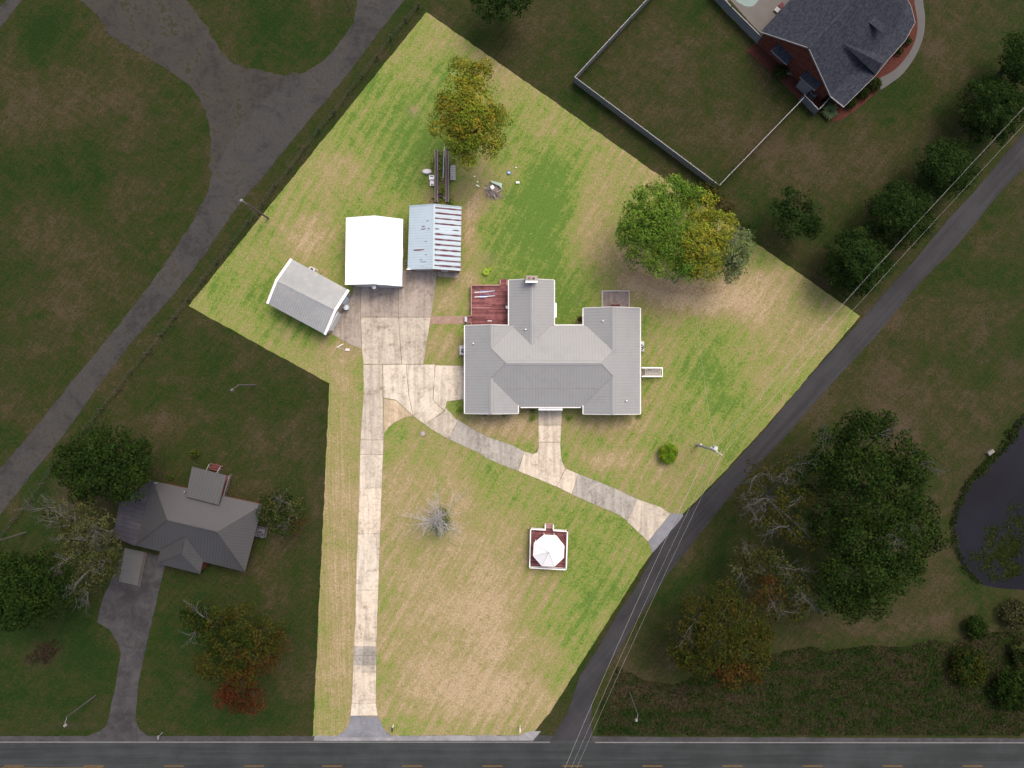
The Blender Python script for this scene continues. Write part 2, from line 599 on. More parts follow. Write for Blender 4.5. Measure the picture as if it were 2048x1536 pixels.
_mx = dk.nodes.new("ShaderNodeMix"); _mx.data_type = 'RGBA'; _mx.blend_type = 'MULTIPLY'; _mx.inputs[0].default_value = 1.0
_b = [q for q in dk.nodes if q.type == 'BSDF_PRINCIPLED'][0]
dk.links.new(_b.inputs['Base Color'].links[0].from_socket, _mx.inputs[6])
dk.links.new(_rp.outputs[0], _mx.inputs[7])
dk.links.new(_mx.outputs[2], _b.inputs['Base Color'])
MAT['deck_pale'] = plain('faded_red_rail', (0.34, 0.20, 0.185), 0.85, var=0.2, scale=3, fine=10, spec=0.15)
MAT['wood_grey'] = plain('grey_timber', (0.22, 0.19, 0.17), 0.9, var=0.3, scale=3, fine=10, spec=0.1)
MAT['wood_red_dark'] = plain('dark_red_wood', (0.11, 0.03, 0.03), 0.85, var=0.3, scale=3, fine=10)
MAT['post_wood'] = plain('old_fence_post', (0.075, 0.062, 0.055), 0.95, var=0.3, scale=3, fine=12, spec=0.1)
MAT['pole'] = plain('bleached_pole', (0.36, 0.34, 0.33), 0.85, var=0.15, scale=2, fine=12)
MAT['pole_dark'] = plain('weathered_pole', (0.085, 0.078, 0.072), 0.9, var=0.2, scale=2, fine=12)
MAT['metal'] = plain('galvanised_metal', (0.42, 0.43, 0.45), 0.4, metal=0.3, var=0.1)
MAT['metal_dark'] = plain('dark_metal', (0.03, 0.03, 0.033), 0.5, var=0.15)
MAT['wire'] = plain('aluminium_wire', (0.38, 0.38, 0.36), 0.5, var=0.05)
MAT['wire_dark'] = plain('dull_wire', (0.10, 0.10, 0.10), 0.6, var=0.05)
MAT['ac'] = plain('hvac_casing', (0.45, 0.46, 0.46), 0.5, var=0.08)
MAT['ac_dim'] = plain('grey_hvac_casing', (0.10, 0.10, 0.115), 0.5, var=0.08)  # shaded copy of the casing above, for units outside the lot
MAT['steel_rust'] = plain('rusted_steel', (0.105, 0.070, 0.075), 0.8, var=0.4, scale=1.5, fine=8, spec=0.2)
MAT['steel_edge'] = plain('pale_flaking_edge', (0.30, 0.28, 0.27), 0.8, var=0.3, scale=2, fine=9)
MAT['rubber'] = plain('black_rubber', (0.022, 0.022, 0.024), 0.8, var=0.2)
MAT['plastic_white'] = plain('white_plastic', (0.74, 0.74, 0.73), 0.5, var=0.05)
MAT['plastic_blue'] = plain('blue_plastic', (0.06, 0.19, 0.45), 0.5, var=0.1)
MAT['plastic_teal'] = plain('teal_sheet', (0.26, 0.34, 0.30), 0.6, var=0.15, scale=2)
MAT['barrel'] = plain('blue_white_barrel', (0.40, 0.48, 0.54), 0.5, var=0.1)
MAT['canopy_blue'] = plain('blue_canvas', (0.10, 0.14, 0.30), 0.8, var=0.25, scale=3)
MAT['pallet'] = plain('weathered_board', (0.40, 0.38, 0.37), 0.9, var=0.2, scale=4, fine=10)
MAT['stick'] = plain('dead_sticks', (0.30, 0.25, 0.23), 0.95, var=0.4, scale=4, fine=10, spec=0.1)
MAT['bark'] = plain('bark', (0.075, 0.06, 0.048), 0.95, var=0.3, scale=3, fine=12, spec=0.1)
MAT['bark_pale'] = plain('bleached_bark', (0.36, 0.345, 0.34), 0.95, var=0.2, scale=2, fine=10, spec=0.1)
MAT['bark_grey'] = plain('grey_bare_bark', (0.085, 0.082, 0.08), 0.95, var=0.2, scale=2, fine=10, spec=0.1)
MAT['line_white'] = plain('white_road_paint', (0.13, 0.13, 0.13), 0.7, var=0.2, scale=1.5, fine=12)  # road markings, white and yellow, with the dimming painted into their colour
MAT['line_yellow'] = plain('yellow_road_paint', (0.10, 0.06, 0.016), 0.7, var=0.25, scale=1.5, fine=12)
MAT['paving'] = plain('pool_paving', (0.10, 0.092, 0.085), 0.85, var=0.12, scale=0.6, fine=10)
MAT['walk_grey'] = plain('grey_walk_concrete', (0.080, 0.080, 0.078), 0.9, var=0.1, scale=0.8, fine=12)  # neighbouring concrete, dimming painted into its base colour
MAT['stone'] = plain('pale_stone', (0.16, 0.15, 0.14), 0.9, var=0.2, scale=3, fine=12)
MAT['cushion'] = plain('red_cushion', (0.10, 0.025, 0.03), 0.9, var=0.1)


def water(name, c, rough):
    m, nt, b = newmat(name)
    n = N(nt)
    w = n.noise(0.12, 4, 0.6)
    n.link(n.ramp(w, [(0.35, tuple(x * 0.75 for x in c)), (0.65, tuple(x * 1.3 for x in c))]), b.inputs['Base Color'])
    b.inputs['Roughness'].default_value = rough
    b.inputs['Specular IOR Level'].default_value = 0.12
    n.link(n.bump(n.noise(3, 3, 0.6), 0.06, 0.03), b.inputs['Normal'])
    return m


MAT['pond'] = water('pond_water', (0.006, 0.006, 0.010), 0.3)
MAT['pool'] = water('pool_water', (0.05, 0.12, 0.12), 0.1)


def leaf_mat(name='leaves'):
    m = bpy.data.materials.new(name)
    m.use_nodes = True
    nt = m.node_tree
    nt.nodes.clear()
    out = nt.nodes.new("ShaderNodeOutputMaterial")
    at = nt.nodes.new("ShaderNodeAttribute"); at.attribute_name = 'tint'
    d = nt.nodes.new("ShaderNodeBsdfDiffuse")
    t = nt.nodes.new("ShaderNodeBsdfTranslucent")
    mx = nt.nodes.new("ShaderNodeMixShader"); mx.inputs[0].default_value = 0.25
    nt.links.new(at.outputs['Color'], d.inputs['Color'])
    nt.links.new(at.outputs['Color'], t.inputs['Color'])
    nt.links.new(d.outputs[0], mx.inputs[1]); nt.links.new(t.outputs[0], mx.inputs[2])
    nt.links.new(mx.outputs[0], out.inputs[0])
    return m


MAT['leaf'] = leaf_mat()


# ------------------------------------------------------------------ ground, lawn
def blobs(px, py, lst):
    out = np.zeros_like(px)
    for (x, y, a, b, amp) in lst:
        out += amp * np.exp(-(((px - x) / a) ** 2 + ((py - y) / b) ** 2))
    return out


PROPERTY = [(853, 24), (1720, 632), (1536, 848), (1449, 943), (1366, 1028), (1304, 1105), (1274, 1150), (1160, 1330), (1100, 1425),
            (1062, 1470), (626, 1473), (659, 767), (377, 612)]
LAWN_DRY = [  # x, y, rx, ry, amount (positive: dry and tan, negative: lush)
    (680, 1150, 60, 400, 0.28), (900, 1250, 150, 220, 0.34), (1000, 1400, 160, 70, 0.30), (850, 980, 90, 90, 0.20), (1010, 1180, 90, 120, 0.16),
    (1200, 1150, 80, 180, -0.10), (1080, 970, 110, 40, -0.06), (1150, 1320, 70, 60, 0.05), (1000, 850, 90, 30, 0.42), (1215, 850, 80, 20, 0.30),
    (1210, 920, 60, 22, 0.34), (1320, 940, 120, 50, 0.10), (1330, 960, 40, 25, 0.12), (1290, 870, 60, 20, -0.02), (1420, 740, 70, 70, -0.22),
    (1500, 590, 70, 60, 0.36), (1640, 640, 60, 50, 0.28), (1560, 720, 60, 60, 0.14), (1330, 580, 90, 35, 0.46), (1410, 600, 100, 40, 0.30), (1260, 520, 40, 45, 0.40),
    (1190, 440, 45, 80, 0.36), (1060, 480, 100, 120, -0.30), (1110, 380, 60, 80, -0.22), (1150, 590, 60, 40, -0.24), (1320, 290, 90, 70, 0.16), (1080, 130, 130, 50, 0.22),
    (820, 230, 120, 130, -0.22), (690, 340, 60, 70, 0.22), (600, 470, 60, 60, 0.26), (790, 340, 60, 50, -0.1), (800, 130, 60, 40, 0.12), (900, 90, 60, 30, 0.12),
    (700, 440, 60, 30, -0.16), (480, 590, 90, 60, -0.05), (590, 680, 70, 30, 0.05), (570, 620, 60, 40, -0.15), (620, 660, 30, 30, -0.25), (900, 600, 35, 30, 0.30), (885, 690, 30, 30, 0.28),
    (680, 730, 30, 60, 0.16), (940, 470, 14, 60, 0.45), (950, 410, 30, 25, 0.3), (935, 560, 25, 15, 0.3), (1470, 870, 60, 60, -0.12), (1300, 690, 25, 60, -0.05), (1340, 700, 40, 25, 0.1),
    (1250, 1290, 30, 80, 0.22), (1130, 1230, 60, 90, -0.12), (990, 300, 50, 40, 0.1), (960, 360, 30, 22, 0.35), (1350, 1000, 50, 20, 0.1)]
LAWN_BARE = [(828, 223, 11, 9, 0.9), (972, 520, 16, 12, 0.8), (862, 394, 11, 14, 1.0), (914, 388, 14, 9, 1.0), (985, 383, 20, 16, 0.7), (846, 867, 7, 6, 0.7),
             (565, 665, 18, 8, 0.6), (1300, 672, 9, 8, 0.7), (700, 702, 16, 10, 0.7), (690, 693, 14, 8, 0.5), (1358, 862, 10, 8, 0.6), (1390, 885, 9, 6, 0.8), (1320, 560, 60, 16, 0.45), (1270, 530, 16, 22, 0.4),
             (1160, 598, 6, 5, 0.4), (1580, 560, 12, 10, 0.5), (1660, 600, 10, 8, 0.4), (1040, 858, 25, 8, 0.3), (1480, 620, 20, 8, 0.3), (930, 365, 8, 20, 0.6),
             (850, 165, 12, 8, 0.3), (645, 425, 6, 6, 0.5), (537, 440, 8, 6, 0.6), (1335, 960, 14, 7, 0.25), (1180, 1030, 8, 6, 0.2), (700, 1452, 6, 14, 0.5), (775, 1460, 5, 12, 0.5), (1045, 1465, 30, 4, 0.4)]
FIELD_DRY = [(280, 60, 90, 60, 0.20), (100, 200, 140, 80, 0.30), (160, 560, 90, 120, 0.22), (330, 390, 40, 60, 0.15), (120, 330, 150, 60, -0.18), (90, 80, 80, 60, -0.25), (560, 60, 120, 60, -0.18),
             (1350, 170, 130, 130, 0.14), (1560, 280, 120, 60, 0.20), (1100, 60, 80, 60, 0.10), (1680, 330, 160, 60, 0.22), (1900, 90, 60, 120, 0.18), (1800, 820, 160, 100, 0.28), (1760, 640, 60, 30, 0.3),
             (1620, 790, 40, 40, 0.2), (1950, 650, 80, 100, 0.06), (1780, 1250, 200, 30, 0.35), (1850, 1150, 60, 80, 0.15), (1640, 1400, 300, 60, -0.10), (1270, 1380, 40, 20, 0.35), (1380, 1400, 110, 12, 0.3),
             (1260, 1250, 30, 80, 0.12), (330, 820, 80, 50, 0.18), (520, 1000, 60, 240, 0.16), (450, 780, 160, 60, -0.10), (330, 850, 30, 30, 0.2), (100, 1300, 160, 130, -0.25), (400, 1300, 100, 130, -0.15),
             (60, 1000, 60, 60, -0.15), (440, 1450, 160, 15, -0.1), (230, 760, 25, 40, 0.1), (300, 700, 20, 30, 0.15), (560, 400, 40, 60, 0.12), (620, 1100, 14, 300, 0.15), (1230, 1340, 20, 60, 0.2)]
FIELD_BARE = [(1263, 1385, 24, 16, 0.8), (1470, 1405, 34, 22, 0.8), (510, 770, 8, 6, 0.6), (310, 690, 8, 6, 0.0), (90, 1305, 34, 18, 0.6), (2020, 735, 16, 14, 0.6), (1930, 960, 14, 30, 0.5), (1915, 1010, 9, 40, 0.4), (230, 1060, 8, 50, 0.0),
              (190, 990, 60, 30, 0.7), (140, 1010, 30, 40, 0.5), (1300, 700, 1, 1, 0.0), (1960, 905, 30, 20, 0.3), (1960, 170, 8, 6, 0.2), (2030, 275, 40, 15, 0.5), (1640, 560, 20, 30, 0.4), (420, 330, 10, 60, 0.4), (200, 1400, 10, 6, 0.4), (150, 1450, 60, 6, 0.5), (1350, 1395, 60, 7, 0.5)]


def to_px(xy):
    return xy[:, 0] / S + 1024, 768 - xy[:, 1] / S


def set_attr(me, name, arr):
    a = me.attributes.new(name, 'FLOAT', 'POINT')
    a.data.foreach_set('value', np.asarray(arr, dtype=np.float32))


# far and near ground: one sheet out to the horizon, finer where the camera looks
xs = np.concatenate([[-3000, -900, -300, -150, -110], np.arange(-86, 86.1, 0.9), [110, 150, 300, 900, 3000]])
ys = np.concatenate([[-3000, -900, -300, -150, -90], np.arange(-64, 64.1, 0.9), [90, 150, 300, 900, 3000]])
GX, GY = np.meshgrid(xs, ys)
gv = np.stack([GX.ravel(), GY.ravel()], 1)
nx, ny = len(xs), len(ys)
ii = np.arange(nx * ny).reshape(ny, nx)
quads = np.stack([ii[:-1, :-1].ravel(), ii[:-1, 1:].ravel(), ii[1:, 1:].ravel(), ii[1:, :-1].ravel()], 1)
me = bpy.data.meshes.new('ground')
me.from_pydata([(x, y, 0.0) for x, y in gv.tolist()], [], quads.tolist())
px, py = to_px(gv)
set_attr(me, 'dry', np.clip(0.42 + 1.4 * blobs(px, py, FIELD_DRY), -0.2, 1.2))
set_attr(me, 'bare', np.clip(blobs(px, py, FIELD_BARE), 0, 1))
me.materials.append(MAT['field'])
ground = bpy.data.objects.new('ground', me)
COL.objects.link(ground)
props(ground, kind='structure')


def inside(pts, poly):
    x, y = pts[:, 0], pts[:, 1]
    r = np.zeros(len(pts), bool)
    n = len(poly)
    for i in range(n):
        x0, y0 = poly[i]; x1, y1 = poly[(i + 1) % n]
        if y0 == y1: continue
        c = ((y0 > y) != (y1 > y)) & (x < (x1 - x0) * (y - y0) / (y1 - y0) + x0)
        r ^= c
    return r


outline = rough(P(PROPERTY), 0.55, 0.10, 3.0)
lx = np.arange(-46, 50, 0.85); ly = np.arange(-51, 53, 0.85)
LX, LY = np.meshgrid(lx, ly)
lp = np.stack([LX.ravel(), LY.ravel()], 1)
inner = P([(853 + (a - 853) * 1.0, b) for a, b in PROPERTY])
keep = inside(lp, outline)
# keep clear of the outline
oa = np.array(outline)
lp = lp[keep]
dmin = np.full(len(lp), 1e9)
for k in range(0, len(oa), 64):
    d = ((lp[:, None, :] - oa[None, k:k + 64, :]) ** 2).sum(2).min(1)
    dmin = np.minimum(dmin, d)
lp = lp[dmin > 0.35 ** 2]
lp = lp + RNG.normal(0, 0.03, lp.shape)
allv = [Vector(p) for p in outline] + [Vector(p) for p in lp.tolist()]
nb = len(outline)
res = delaunay_2d_cdt(allv, [(i, (i + 1) % nb) for i in range(nb)], [list(range(nb))], 1, 1e-5)
rv, rf = res[0], res[2]
me = bpy.data.meshes.new('lawn')
me.from_pydata([(v.x, v.y, 0.012) for v in rv], [], [f if True else f for f in rf])
rva = np.array([(v.x, v.y) for v in rv])
px, py = to_px(rva)
set_attr(me, 'dry', np.clip(0.33 + 1.3 * blobs(px, py, LAWN_DRY), -0.1, 1.0))
set_attr(me, 'bare', np.clip(blobs(px, py, LAWN_BARE), 0, 1))
set_attr(me, 'strip', np.clip((725 - px) / 8, 0, 1) * np.clip((py - 700) / 60, 0, 1))
me.materials.append(MAT['lawn'])
lawn = bpy.data.objects.new('lawn', me)
COL.objects.link(lawn)
props(lawn, kind='structure')


def sheet(name, poly, z, mat, ragged=None, kind='structure'):
    if ragged: poly = rough(poly, ragged[0], ragged[1], len(name) * 1.7)
    mb = MB()
    mb.facet([(x, y, z) for x, y in poly])
    o = mb.build(name, mat)
    if kind: o['kind'] = kind
    return o


# ------------------------------------------------------------------ roads
sideL = [(1100, 1482), (1135, 1425), (1160, 1352), (1199, 1292), (1236, 1227), (1274, 1172), (1306, 1107), (1368, 1030), (1451, 945), (1538, 850), (1608, 764), (1723, 640),
         (1761, 594), (1831, 519), (1898, 436), (1948, 384), (2048, 265), (2250, 25)]
sideR = [(1186, 1482), (1181, 1440), (1186, 1395), (1206, 1349), (1236, 1302), (1274, 1239), (1299, 1204), (1333, 1152), (1374, 1100), (1449, 1005), (1536, 910), (1573, 870), (1616, 820), (1664, 766),
         (1748, 676), (1836, 569), (1911, 494), (2001, 384), (2048, 335), (2300, 40)]
sheet('side_road', rough(P(sideL), 0.6, 0.06, 1, False) + rough(P(sideR), 0.6, 0.06, 2, False)[::-1], 0.026, MAT['asphalt'])
sheet('road_shoulder', rough(P([(-500, 1472), (640, 1472), (1062, 1470), (1300, 1474), (2600, 1478)]), 0.6, 0.07, 4, False) + P([(2600, 1487), (-500, 1487)]), 0.020, MAT['shoulder'])
sheet('pale_road_shoulder', rough(P([(630, 1471.5), (1040, 1470.5), (1068, 1458)]), 0.6, 0.07, 9, False) + P([(1082, 1462), (1066, 1481), (627, 1481.5)]), 0.023, MAT['shoulder_lawn'])  # same roadside gravel as road_shoulder, only without the painted dimming
sheet('main_road', P([(-8000, 1482), (9000, 1485), (9000, 1588), (-8000, 1585)]), 0.031, MAT['asphalt_main'])
for name, pts, m in (('edge_line', [(-3000, 1482.6), (1100, 1483), (1100, 1485.2), (-3000, 1484.8)], 'line_white'),
                     ('edge_line', [(1190, 1483.4), (4000, 1486), (4000, 1488.2), (1190, 1485.6)], 'line_white')):
    sheet(name, P(pts), 0.036, MAT[m])
for k in range(-6, 22):
    x0 = 8 + k * 160 - (3 if k > 3 else 0)
    sheet('centre_dash', P([(x0, 1530.5), (x0 + 40, 1530.5), (x0 + 40, 1533), (x0, 1533)]), 0.036, MAT['line_yellow'])
sheet('centre_line', P([(-600, 1534.5), (206, 1534.5), (206, 1537), (-600, 1537)]), 0.036, MAT['line_yellow'])

nwL = [(-80, 1035), (0, 938), (75, 850), (140, 768), (225, 666), (300, 569), (350, 499), (390, 436), (415, 384), (430, 340), (480, 250), (560, 175), (650, 120), (682, 82), (707, 47), (714, 0), (714, -60)]
nwR = [(-60, 1100), (0, 1030), (50, 965), (120, 880), (200, 768), (270, 676), (350, 586), (412, 506), (462, 431), (497, 384), (512, 370), (557, 315), (612, 247), (662, 190), (712, 127), (752, 72), (809, 0), (850, -55)]
sheet('gravel_lane', rough(P(nwL), 0.5, 0.16, 5, False) + rough(P(nwR), 0.5, 0.12, 6, False)[::-1], 0.020, MAT['gravel_road'])
lot = [(140, -30), (160, 0), (200, 32), (218, 72), (288, 110), (338, 140), (388, 180), (410, 225), (422, 275), (420, 375), (440, 380), (500, 300), (600, 200), (655, 125), (612, 145), (562, 150), (512, 140), (470, 130), (440, 100), (410, 50), (375, 0), (360, -30)]
sheet('gravel_track', rough(P(lot), 0.4, 0.40, 7), 0.015, MAT['gravel'])
sheet('far_lane', rough(P([(-60, 90), (-20, 40), (30, -20), (60, -20), (20, 30), (-20, 85)]), 0.5, 0.1, 8), 0.018, MAT['gravel_road'])

# neighbour's drive (south-west)
sheet('neighbour_drive', rough(P([(250, 1095), (335, 1115), (325, 1152), (305, 1237), (292, 1294), (277, 1364), (271, 1440), (280, 1460), (300, 1474), (168, 1474), (200, 1462), (214, 1450), (230, 1377), (242, 1307), (237, 1287),
                                  (217, 1257), (194, 1244), (207, 1192), (220, 1167), (235, 1130)]), 0.5, 0.07, 11), 0.024, MAT['asphalt_drive'])
sheet('concrete_track', P([(250, 1096), (289, 1104), (275, 1171), (238, 1163)]), 0.030, MAT['walk_grey'])
sheet('grass_seam', rough(P([(289.5, 1104), (294, 1105), (280, 1173), (276, 1172)]), 0.4, 0.08, 12), 0.034, MAT['post_wood'])
# seams patched across the old asphalt
for q in ([(243, 1297), (292, 1295), (291, 1302), (243, 1304)], [(262, 1255), (284, 1215), (287, 1216), (265, 1257)], [(232, 1165), (268, 1172), (268, 1174), (232, 1167)]):
    sheet('drive_patch', rough(P(q), 0.3, 0.10, 13), 0.029, MAT['shoulder'])

# front asphalt aprons of the long drive and the curved drive
sheet('drive_apron', rough(P([(701, 1431), (756, 1433), (762, 1445), (769, 1460), (788, 1475), (668, 1475), (688, 1463), (699, 1446)]), 0.5, 0.06, 14), 0.028, MAT['asphalt_apron'])
sheet('curved_drive_apron', rough(P([(1342, 1027), (1366, 1027), (1366, 1033), (1310, 1100), (1304, 1106), (1302, 1094), (1296, 1083)]), 0.5, 0.05, 15), 0.030, MAT['asphalt_apron'])

# ------------------------------------------------------------------ concrete drive, slab by slab
CREAM, BEIGE, GREY, TAN, LIGHT, BROWN = (0.53, 0.465, 0.380), (0.425, 0.378, 0.315), (0.33, 0.312, 0.28), (0.49, 0.395, 0.275), (0.53, 0.475, 0.395), (0.32, 0.275, 0.24)


def interp(tab, y):
    return float(np.interp(y, [t[0] for t in tab], [t[1] for t in tab]))


dl = [(793, 727), (880, 721), (968, 719), (1043, 717), (1152, 712), (1252, 711), (1292, 708), (1327, 707), (1402, 704), (1431, 701)]
dr = [(868, 768), (918, 766), (993, 763), (1093, 759), (1152, 758), (1252, 754), (1294, 753), (1377, 752), (1402, 751), (1431, 756)]
SLABS = [
    ([(727, 729), (765, 729), (766, 797), (768, 868), (721.5, 876), (727, 793)], BEIGE),
    ([(767, 797), (792, 801), (826, 832), (812, 834), (792, 843), (777, 855), (768.5, 867)], TAN),
    ([(766, 729), (812, 729), (818, 795), (826, 831), (792, 800), (767, 796)], LIGHT),
    ([(812.5, 729), (870, 729), (866, 800), (888, 822), (850, 849), (827, 832), (818.5, 795)], LIGHT),
    ([(870.5, 730), (928, 732), (929, 798), (894, 803), (889, 821), (866.5, 800)], LIGHT),
    ([(889, 823), (891, 814), (912, 838), (917, 840), (897, 878), (862, 858), (850, 849)], BEIGE),
    ([(917, 840), (937, 853), (974, 873), (959, 906), (897, 878)], GREY),
    ([(974, 873), (1024, 890), (1049, 903), (1035, 942), (974, 917), (959, 906)], GREY),
    ([(1049, 903), (1066, 907.5), (1074, 904), (1077, 895), (1077, 884.5), (1121, 884.5), (1122, 910), (1124, 922), (1131, 937), (1113, 973), (1036, 942)], CREAM),
    ([(1077, 850.5), (1122.5, 850.5), (1121, 884), (1077, 884)], CREAM),
    ([(1077, 819), (1125, 819), (1122.5, 850), (1077, 850)], BEIGE),
    ([(1131, 937), (1156, 947), (1144, 989), (1113, 973)], CREAM),
    ([(1156, 947), (1224, 974), (1275, 998), (1255, 1042), (1239, 1030), (1199, 1013), (1144, 989)], GREY),
    ([(1275, 998), (1321, 1014), (1341, 1027), (1296, 1083), (1254, 1043)], BEIGE),
    ([(663, 668), (705, 588), (708, 570), (720, 570), (723, 698), (700, 688)], BROWN),
    ([(720.5, 570), (797, 570), (797, 634), (722, 634)], BROWN),
    ([(722, 634.5), (797, 634.5), (803, 728.5), (727, 728), (724, 699)], BEIGE),
    ([(804, 541), (872, 541), (874, 550), (863, 631), (862, 634), (797.5, 634), (797.5, 573), (804, 573)], BROWN),
    ([(797.5, 634.5), (861.5, 634.5), (847, 728), (803.5, 728.5)], BEIGE),
    ([(873, 538), (917, 538), (917, 557), (875, 553)], BROWN)]
cuts = [880, 909, 976, 1067, 1180, 1293, 1311, 1330, 1344, 1406, 1431]
tints = [BEIGE, LIGHT, CREAM, LIGHT, CREAM, GREY, GREY, BEIGE, CREAM, LIGHT]
SLABS[0] = ([(727, 729), (765, 729), (766, 797), (768, 868), (767.5, 879.6), (721, 879.6), (727, 793)], BEIGE)
for i in range(10):
    a, b_ = cuts[i], cuts[i + 1]
    SLABS.append(([(interp(dl, a), a), (interp(dr, a), a), (interp(dr, (a + b_) / 2), (a + b_) / 2), (interp(dr, b_), b_), (interp(dl, b_), b_), (interp(dl, (a + b_) / 2), (a + b_) / 2)], tints[i]))

drive = bpy.data.objects.new('concrete_driveway', None)
COL.objects.link(drive)
props(drive, kind='structure')
fill = MB()
for k, (pts, c) in enumerate(SLABS):
    w = P(pts)
    cx = sum(p[0] for p in w) / len(w); cy = sum(p[1] for p in w) / len(w)
    fill.facet([(x, y, 0.022) for x, y in w])
    # pull the edges in a little so that the joint between two slabs stays open
    n = len(w)
    ar = sum(w[i][0] * w[(i + 1) % n][1] - w[(i + 1) % n][0] * w[i][1] for i in range(n))
    if ar < 0: w = w[::-1]
    ins = []
    for i in range(n):
        a, p, b_ = Vector(w[i - 1]), Vector(w[i]), Vector(w[(i + 1) % n])
        d1, d2 = (p - a).normalized(), (b_ - p).normalized()
        n1, n2 = Vector((-d1.y, d1.x)), Vector((-d2.y, d2.x))
        bis = (n1 + n2)
        bis = bis / max(0.5, bis.length_squared / 2) if bis.length > 1e-4 else n1
        ins.append(tuple(p + bis * 0.02))
    ins = rough(ins, 0.5, 0.035, k * 2.3)
    o = MB().prism(ins, 0.024, 0.055).build('slab', MAT['concrete'], drive)
    v = random.uniform(0.94, 1.06)
    o.color = (c[0] * v, c[1] * v, c[2] * v, 1)
fill.build('joint_dirt', MAT['joint'], drive)

# brick path from the court to the deck
sheet('brick_path', rough(P([(862, 632), (932, 632), (932, 647.5), (860, 648)]), 0.4, 0.03, 21), 0.040, MAT['brick_walk'])


# ------------------------------------------------------------------ leaves and trees
def leaf_cloud(name, centers, radii, sizes, cols, parent, origin, up=0.5, aspect=0.62, keep_mat='leaf'):
    """leaf-sized bent quads; centers (n,3), out normals come in radii (n,3)"""
    n = len(centers)
    nrm = radii / np.maximum(np.linalg.norm(radii, axis=1, keepdims=True), 1e-6)
    nrm = nrm * (1 - up) + np.array([0, 0, up]) + RNG.normal(0, 0.42, (n, 3))
    nrm /= np.linalg.norm(nrm, axis=1, keepdims=True)
    t = RNG.normal(0, 1, (n, 3))
    t -= nrm * (t * nrm).sum(1, keepdims=True)
    t /= np.linalg.norm(t, axis=1, keepdims=True)
    bt = np.cross(nrm, t)
    L = sizes[:, None]
    a = centers - t * L * 0.5
    b = centers + bt * L * aspect * 0.5 + nrm * L * 0.10
    c = centers + t * L * 0.5 - nrm * L * 0.06
    d = centers - bt * L * aspect * 0.5 + nrm * L * 0.10
    V = np.stack([a, b, c, d], 1).reshape(-1, 3) - np.array(origin)
    me = bpy.data.meshes.new(name)
    me.vertices.add(4 * n)
    me.vertices.foreach_set('co', V.astype(np.float32).ravel())
    me.loops.add(4 * n)
    me.loops.foreach_set('vertex_index', np.arange(4 * n, dtype=np.int32))
    me.polygons.add(n)
    me.polygons.foreach_set('loop_start', np.arange(0, 4 * n, 4, dtype=np.int32))
    me.update(calc_edges=True)
    at = me.attributes.new('tint', 'FLOAT_COLOR', 'POINT')
    cc = np.concatenate([np.clip(cols, 0, 1), np.ones((n, 1))], 1)
    at.data.foreach_set('color', np.repeat(cc, 4, axis=0).astype(np.float32).ravel())
    me.materials.append(MAT[keep_mat])
    o = bpy.data.objects.new(name, me)
    COL.objects.link(o)
    o.parent = parent
    return o


def lobe_leaves(lobes, leaf, density, palette, clump=0.8, squash=0.8, thin=0.0):
    """lobes: (x, y, z, r[, palette]) -> arrays for leaf_cloud"""
    C, Rr, Sz, Co = [], [], [], []
    for lb in lobes:
        x, y, z, r = lb[:4]
        pal = np.array(lb[4] if len(lb) > 4 and lb[4] else palette)
        nc = max(7, int(2.6 * (r / clump) ** 2 * 2))
        u = RNG.normal(0, 1, (nc, 3))
        u /= np.linalg.norm(u, axis=1, keepdims=True)
        u[:, 2] = np.where(u[:, 2] < -0.35, -u[:, 2], u[:, 2])
        rad = r * RNG.uniform(0.55, 1.0, nc) ** 0.7
        cc = u * rad[:, None] * np.array([1, 1, squash]) + np.array([x, y, z])
        cr = clump * RNG.uniform(0.55, 1.25, nc) * min(1.0, r / 1.2)
        ci = RNG.choice(len(pal), nc)
        shade = RNG.uniform(0.66, 1.24, nc)
        for k in range(nc):
            if thin and RNG.random() < thin: continue
            m = max(4, int(density * cr[k] ** 2 / leaf ** 2 * 5))
            w = RNG.normal(0, 1, (m, 3))
            w /= np.linalg.norm(w, axis=1, keepdims=True)
            w[:, 2] = np.abs(w[:, 2]) * 1.0 - 0.25
            q = w * (cr[k] * RNG.uniform(0.35, 1.0, m) ** 0.5)[:, None] * np.array([1, 1, 0.75])
            C.append(q + cc[k]); Rr.append(w + u[k] * 0.6)
            Sz.append(leaf * RNG.uniform(0.65, 1.3, m))
            Co.append(pal[ci[k]][None, :] * shade[k] * RNG.uniform(0.72, 1.3, (m, 1)) * RNG.normal(1, 0.07, (m, 3)))
    return np.concatenate(C), np.concatenate(Rr), np.concatenate(Sz), np.concatenate(Co)


def branch(mb, p, d, length, r, depth, spread=0.6, droop=0.0, n=5, rng=random):
    """one limb with its twigs, all tapering"""
    pts = [Vector(p)]
    rs = [r]
    d = Vector(d).normalized()
    seg = 4
    for i in range(seg):
        d = (d + Vector((rng.gauss(0, 0.26), rng.gauss(0, 0.26), rng.gauss(0, 0.14) - droop))).normalized()
        pts.append(pts[-1] + d * (length / seg))
        rs.append(r * (1 - 0.75 * (i + 1) / seg))
    for i in range(seg):
        mb.cyl(pts[i], pts[i + 1], rs[i], rs[i + 1], n, False)
    if depth > 0:
        for i in range(1, seg + 1):
            for _ in range(2 if depth > 1 else 2):
                nd = (d + Vector((rng.gauss(0, spread), rng.gauss(0, spread), rng.gauss(0.05, spread * 0.6)))).normalized()
                branch(mb, pts[i], nd, length * rng.uniform(0.35, 0.6), max(0.012, rs[i] * 0.6), depth - 1, spread, droop, max(3, n - 1), rng)
    return pts


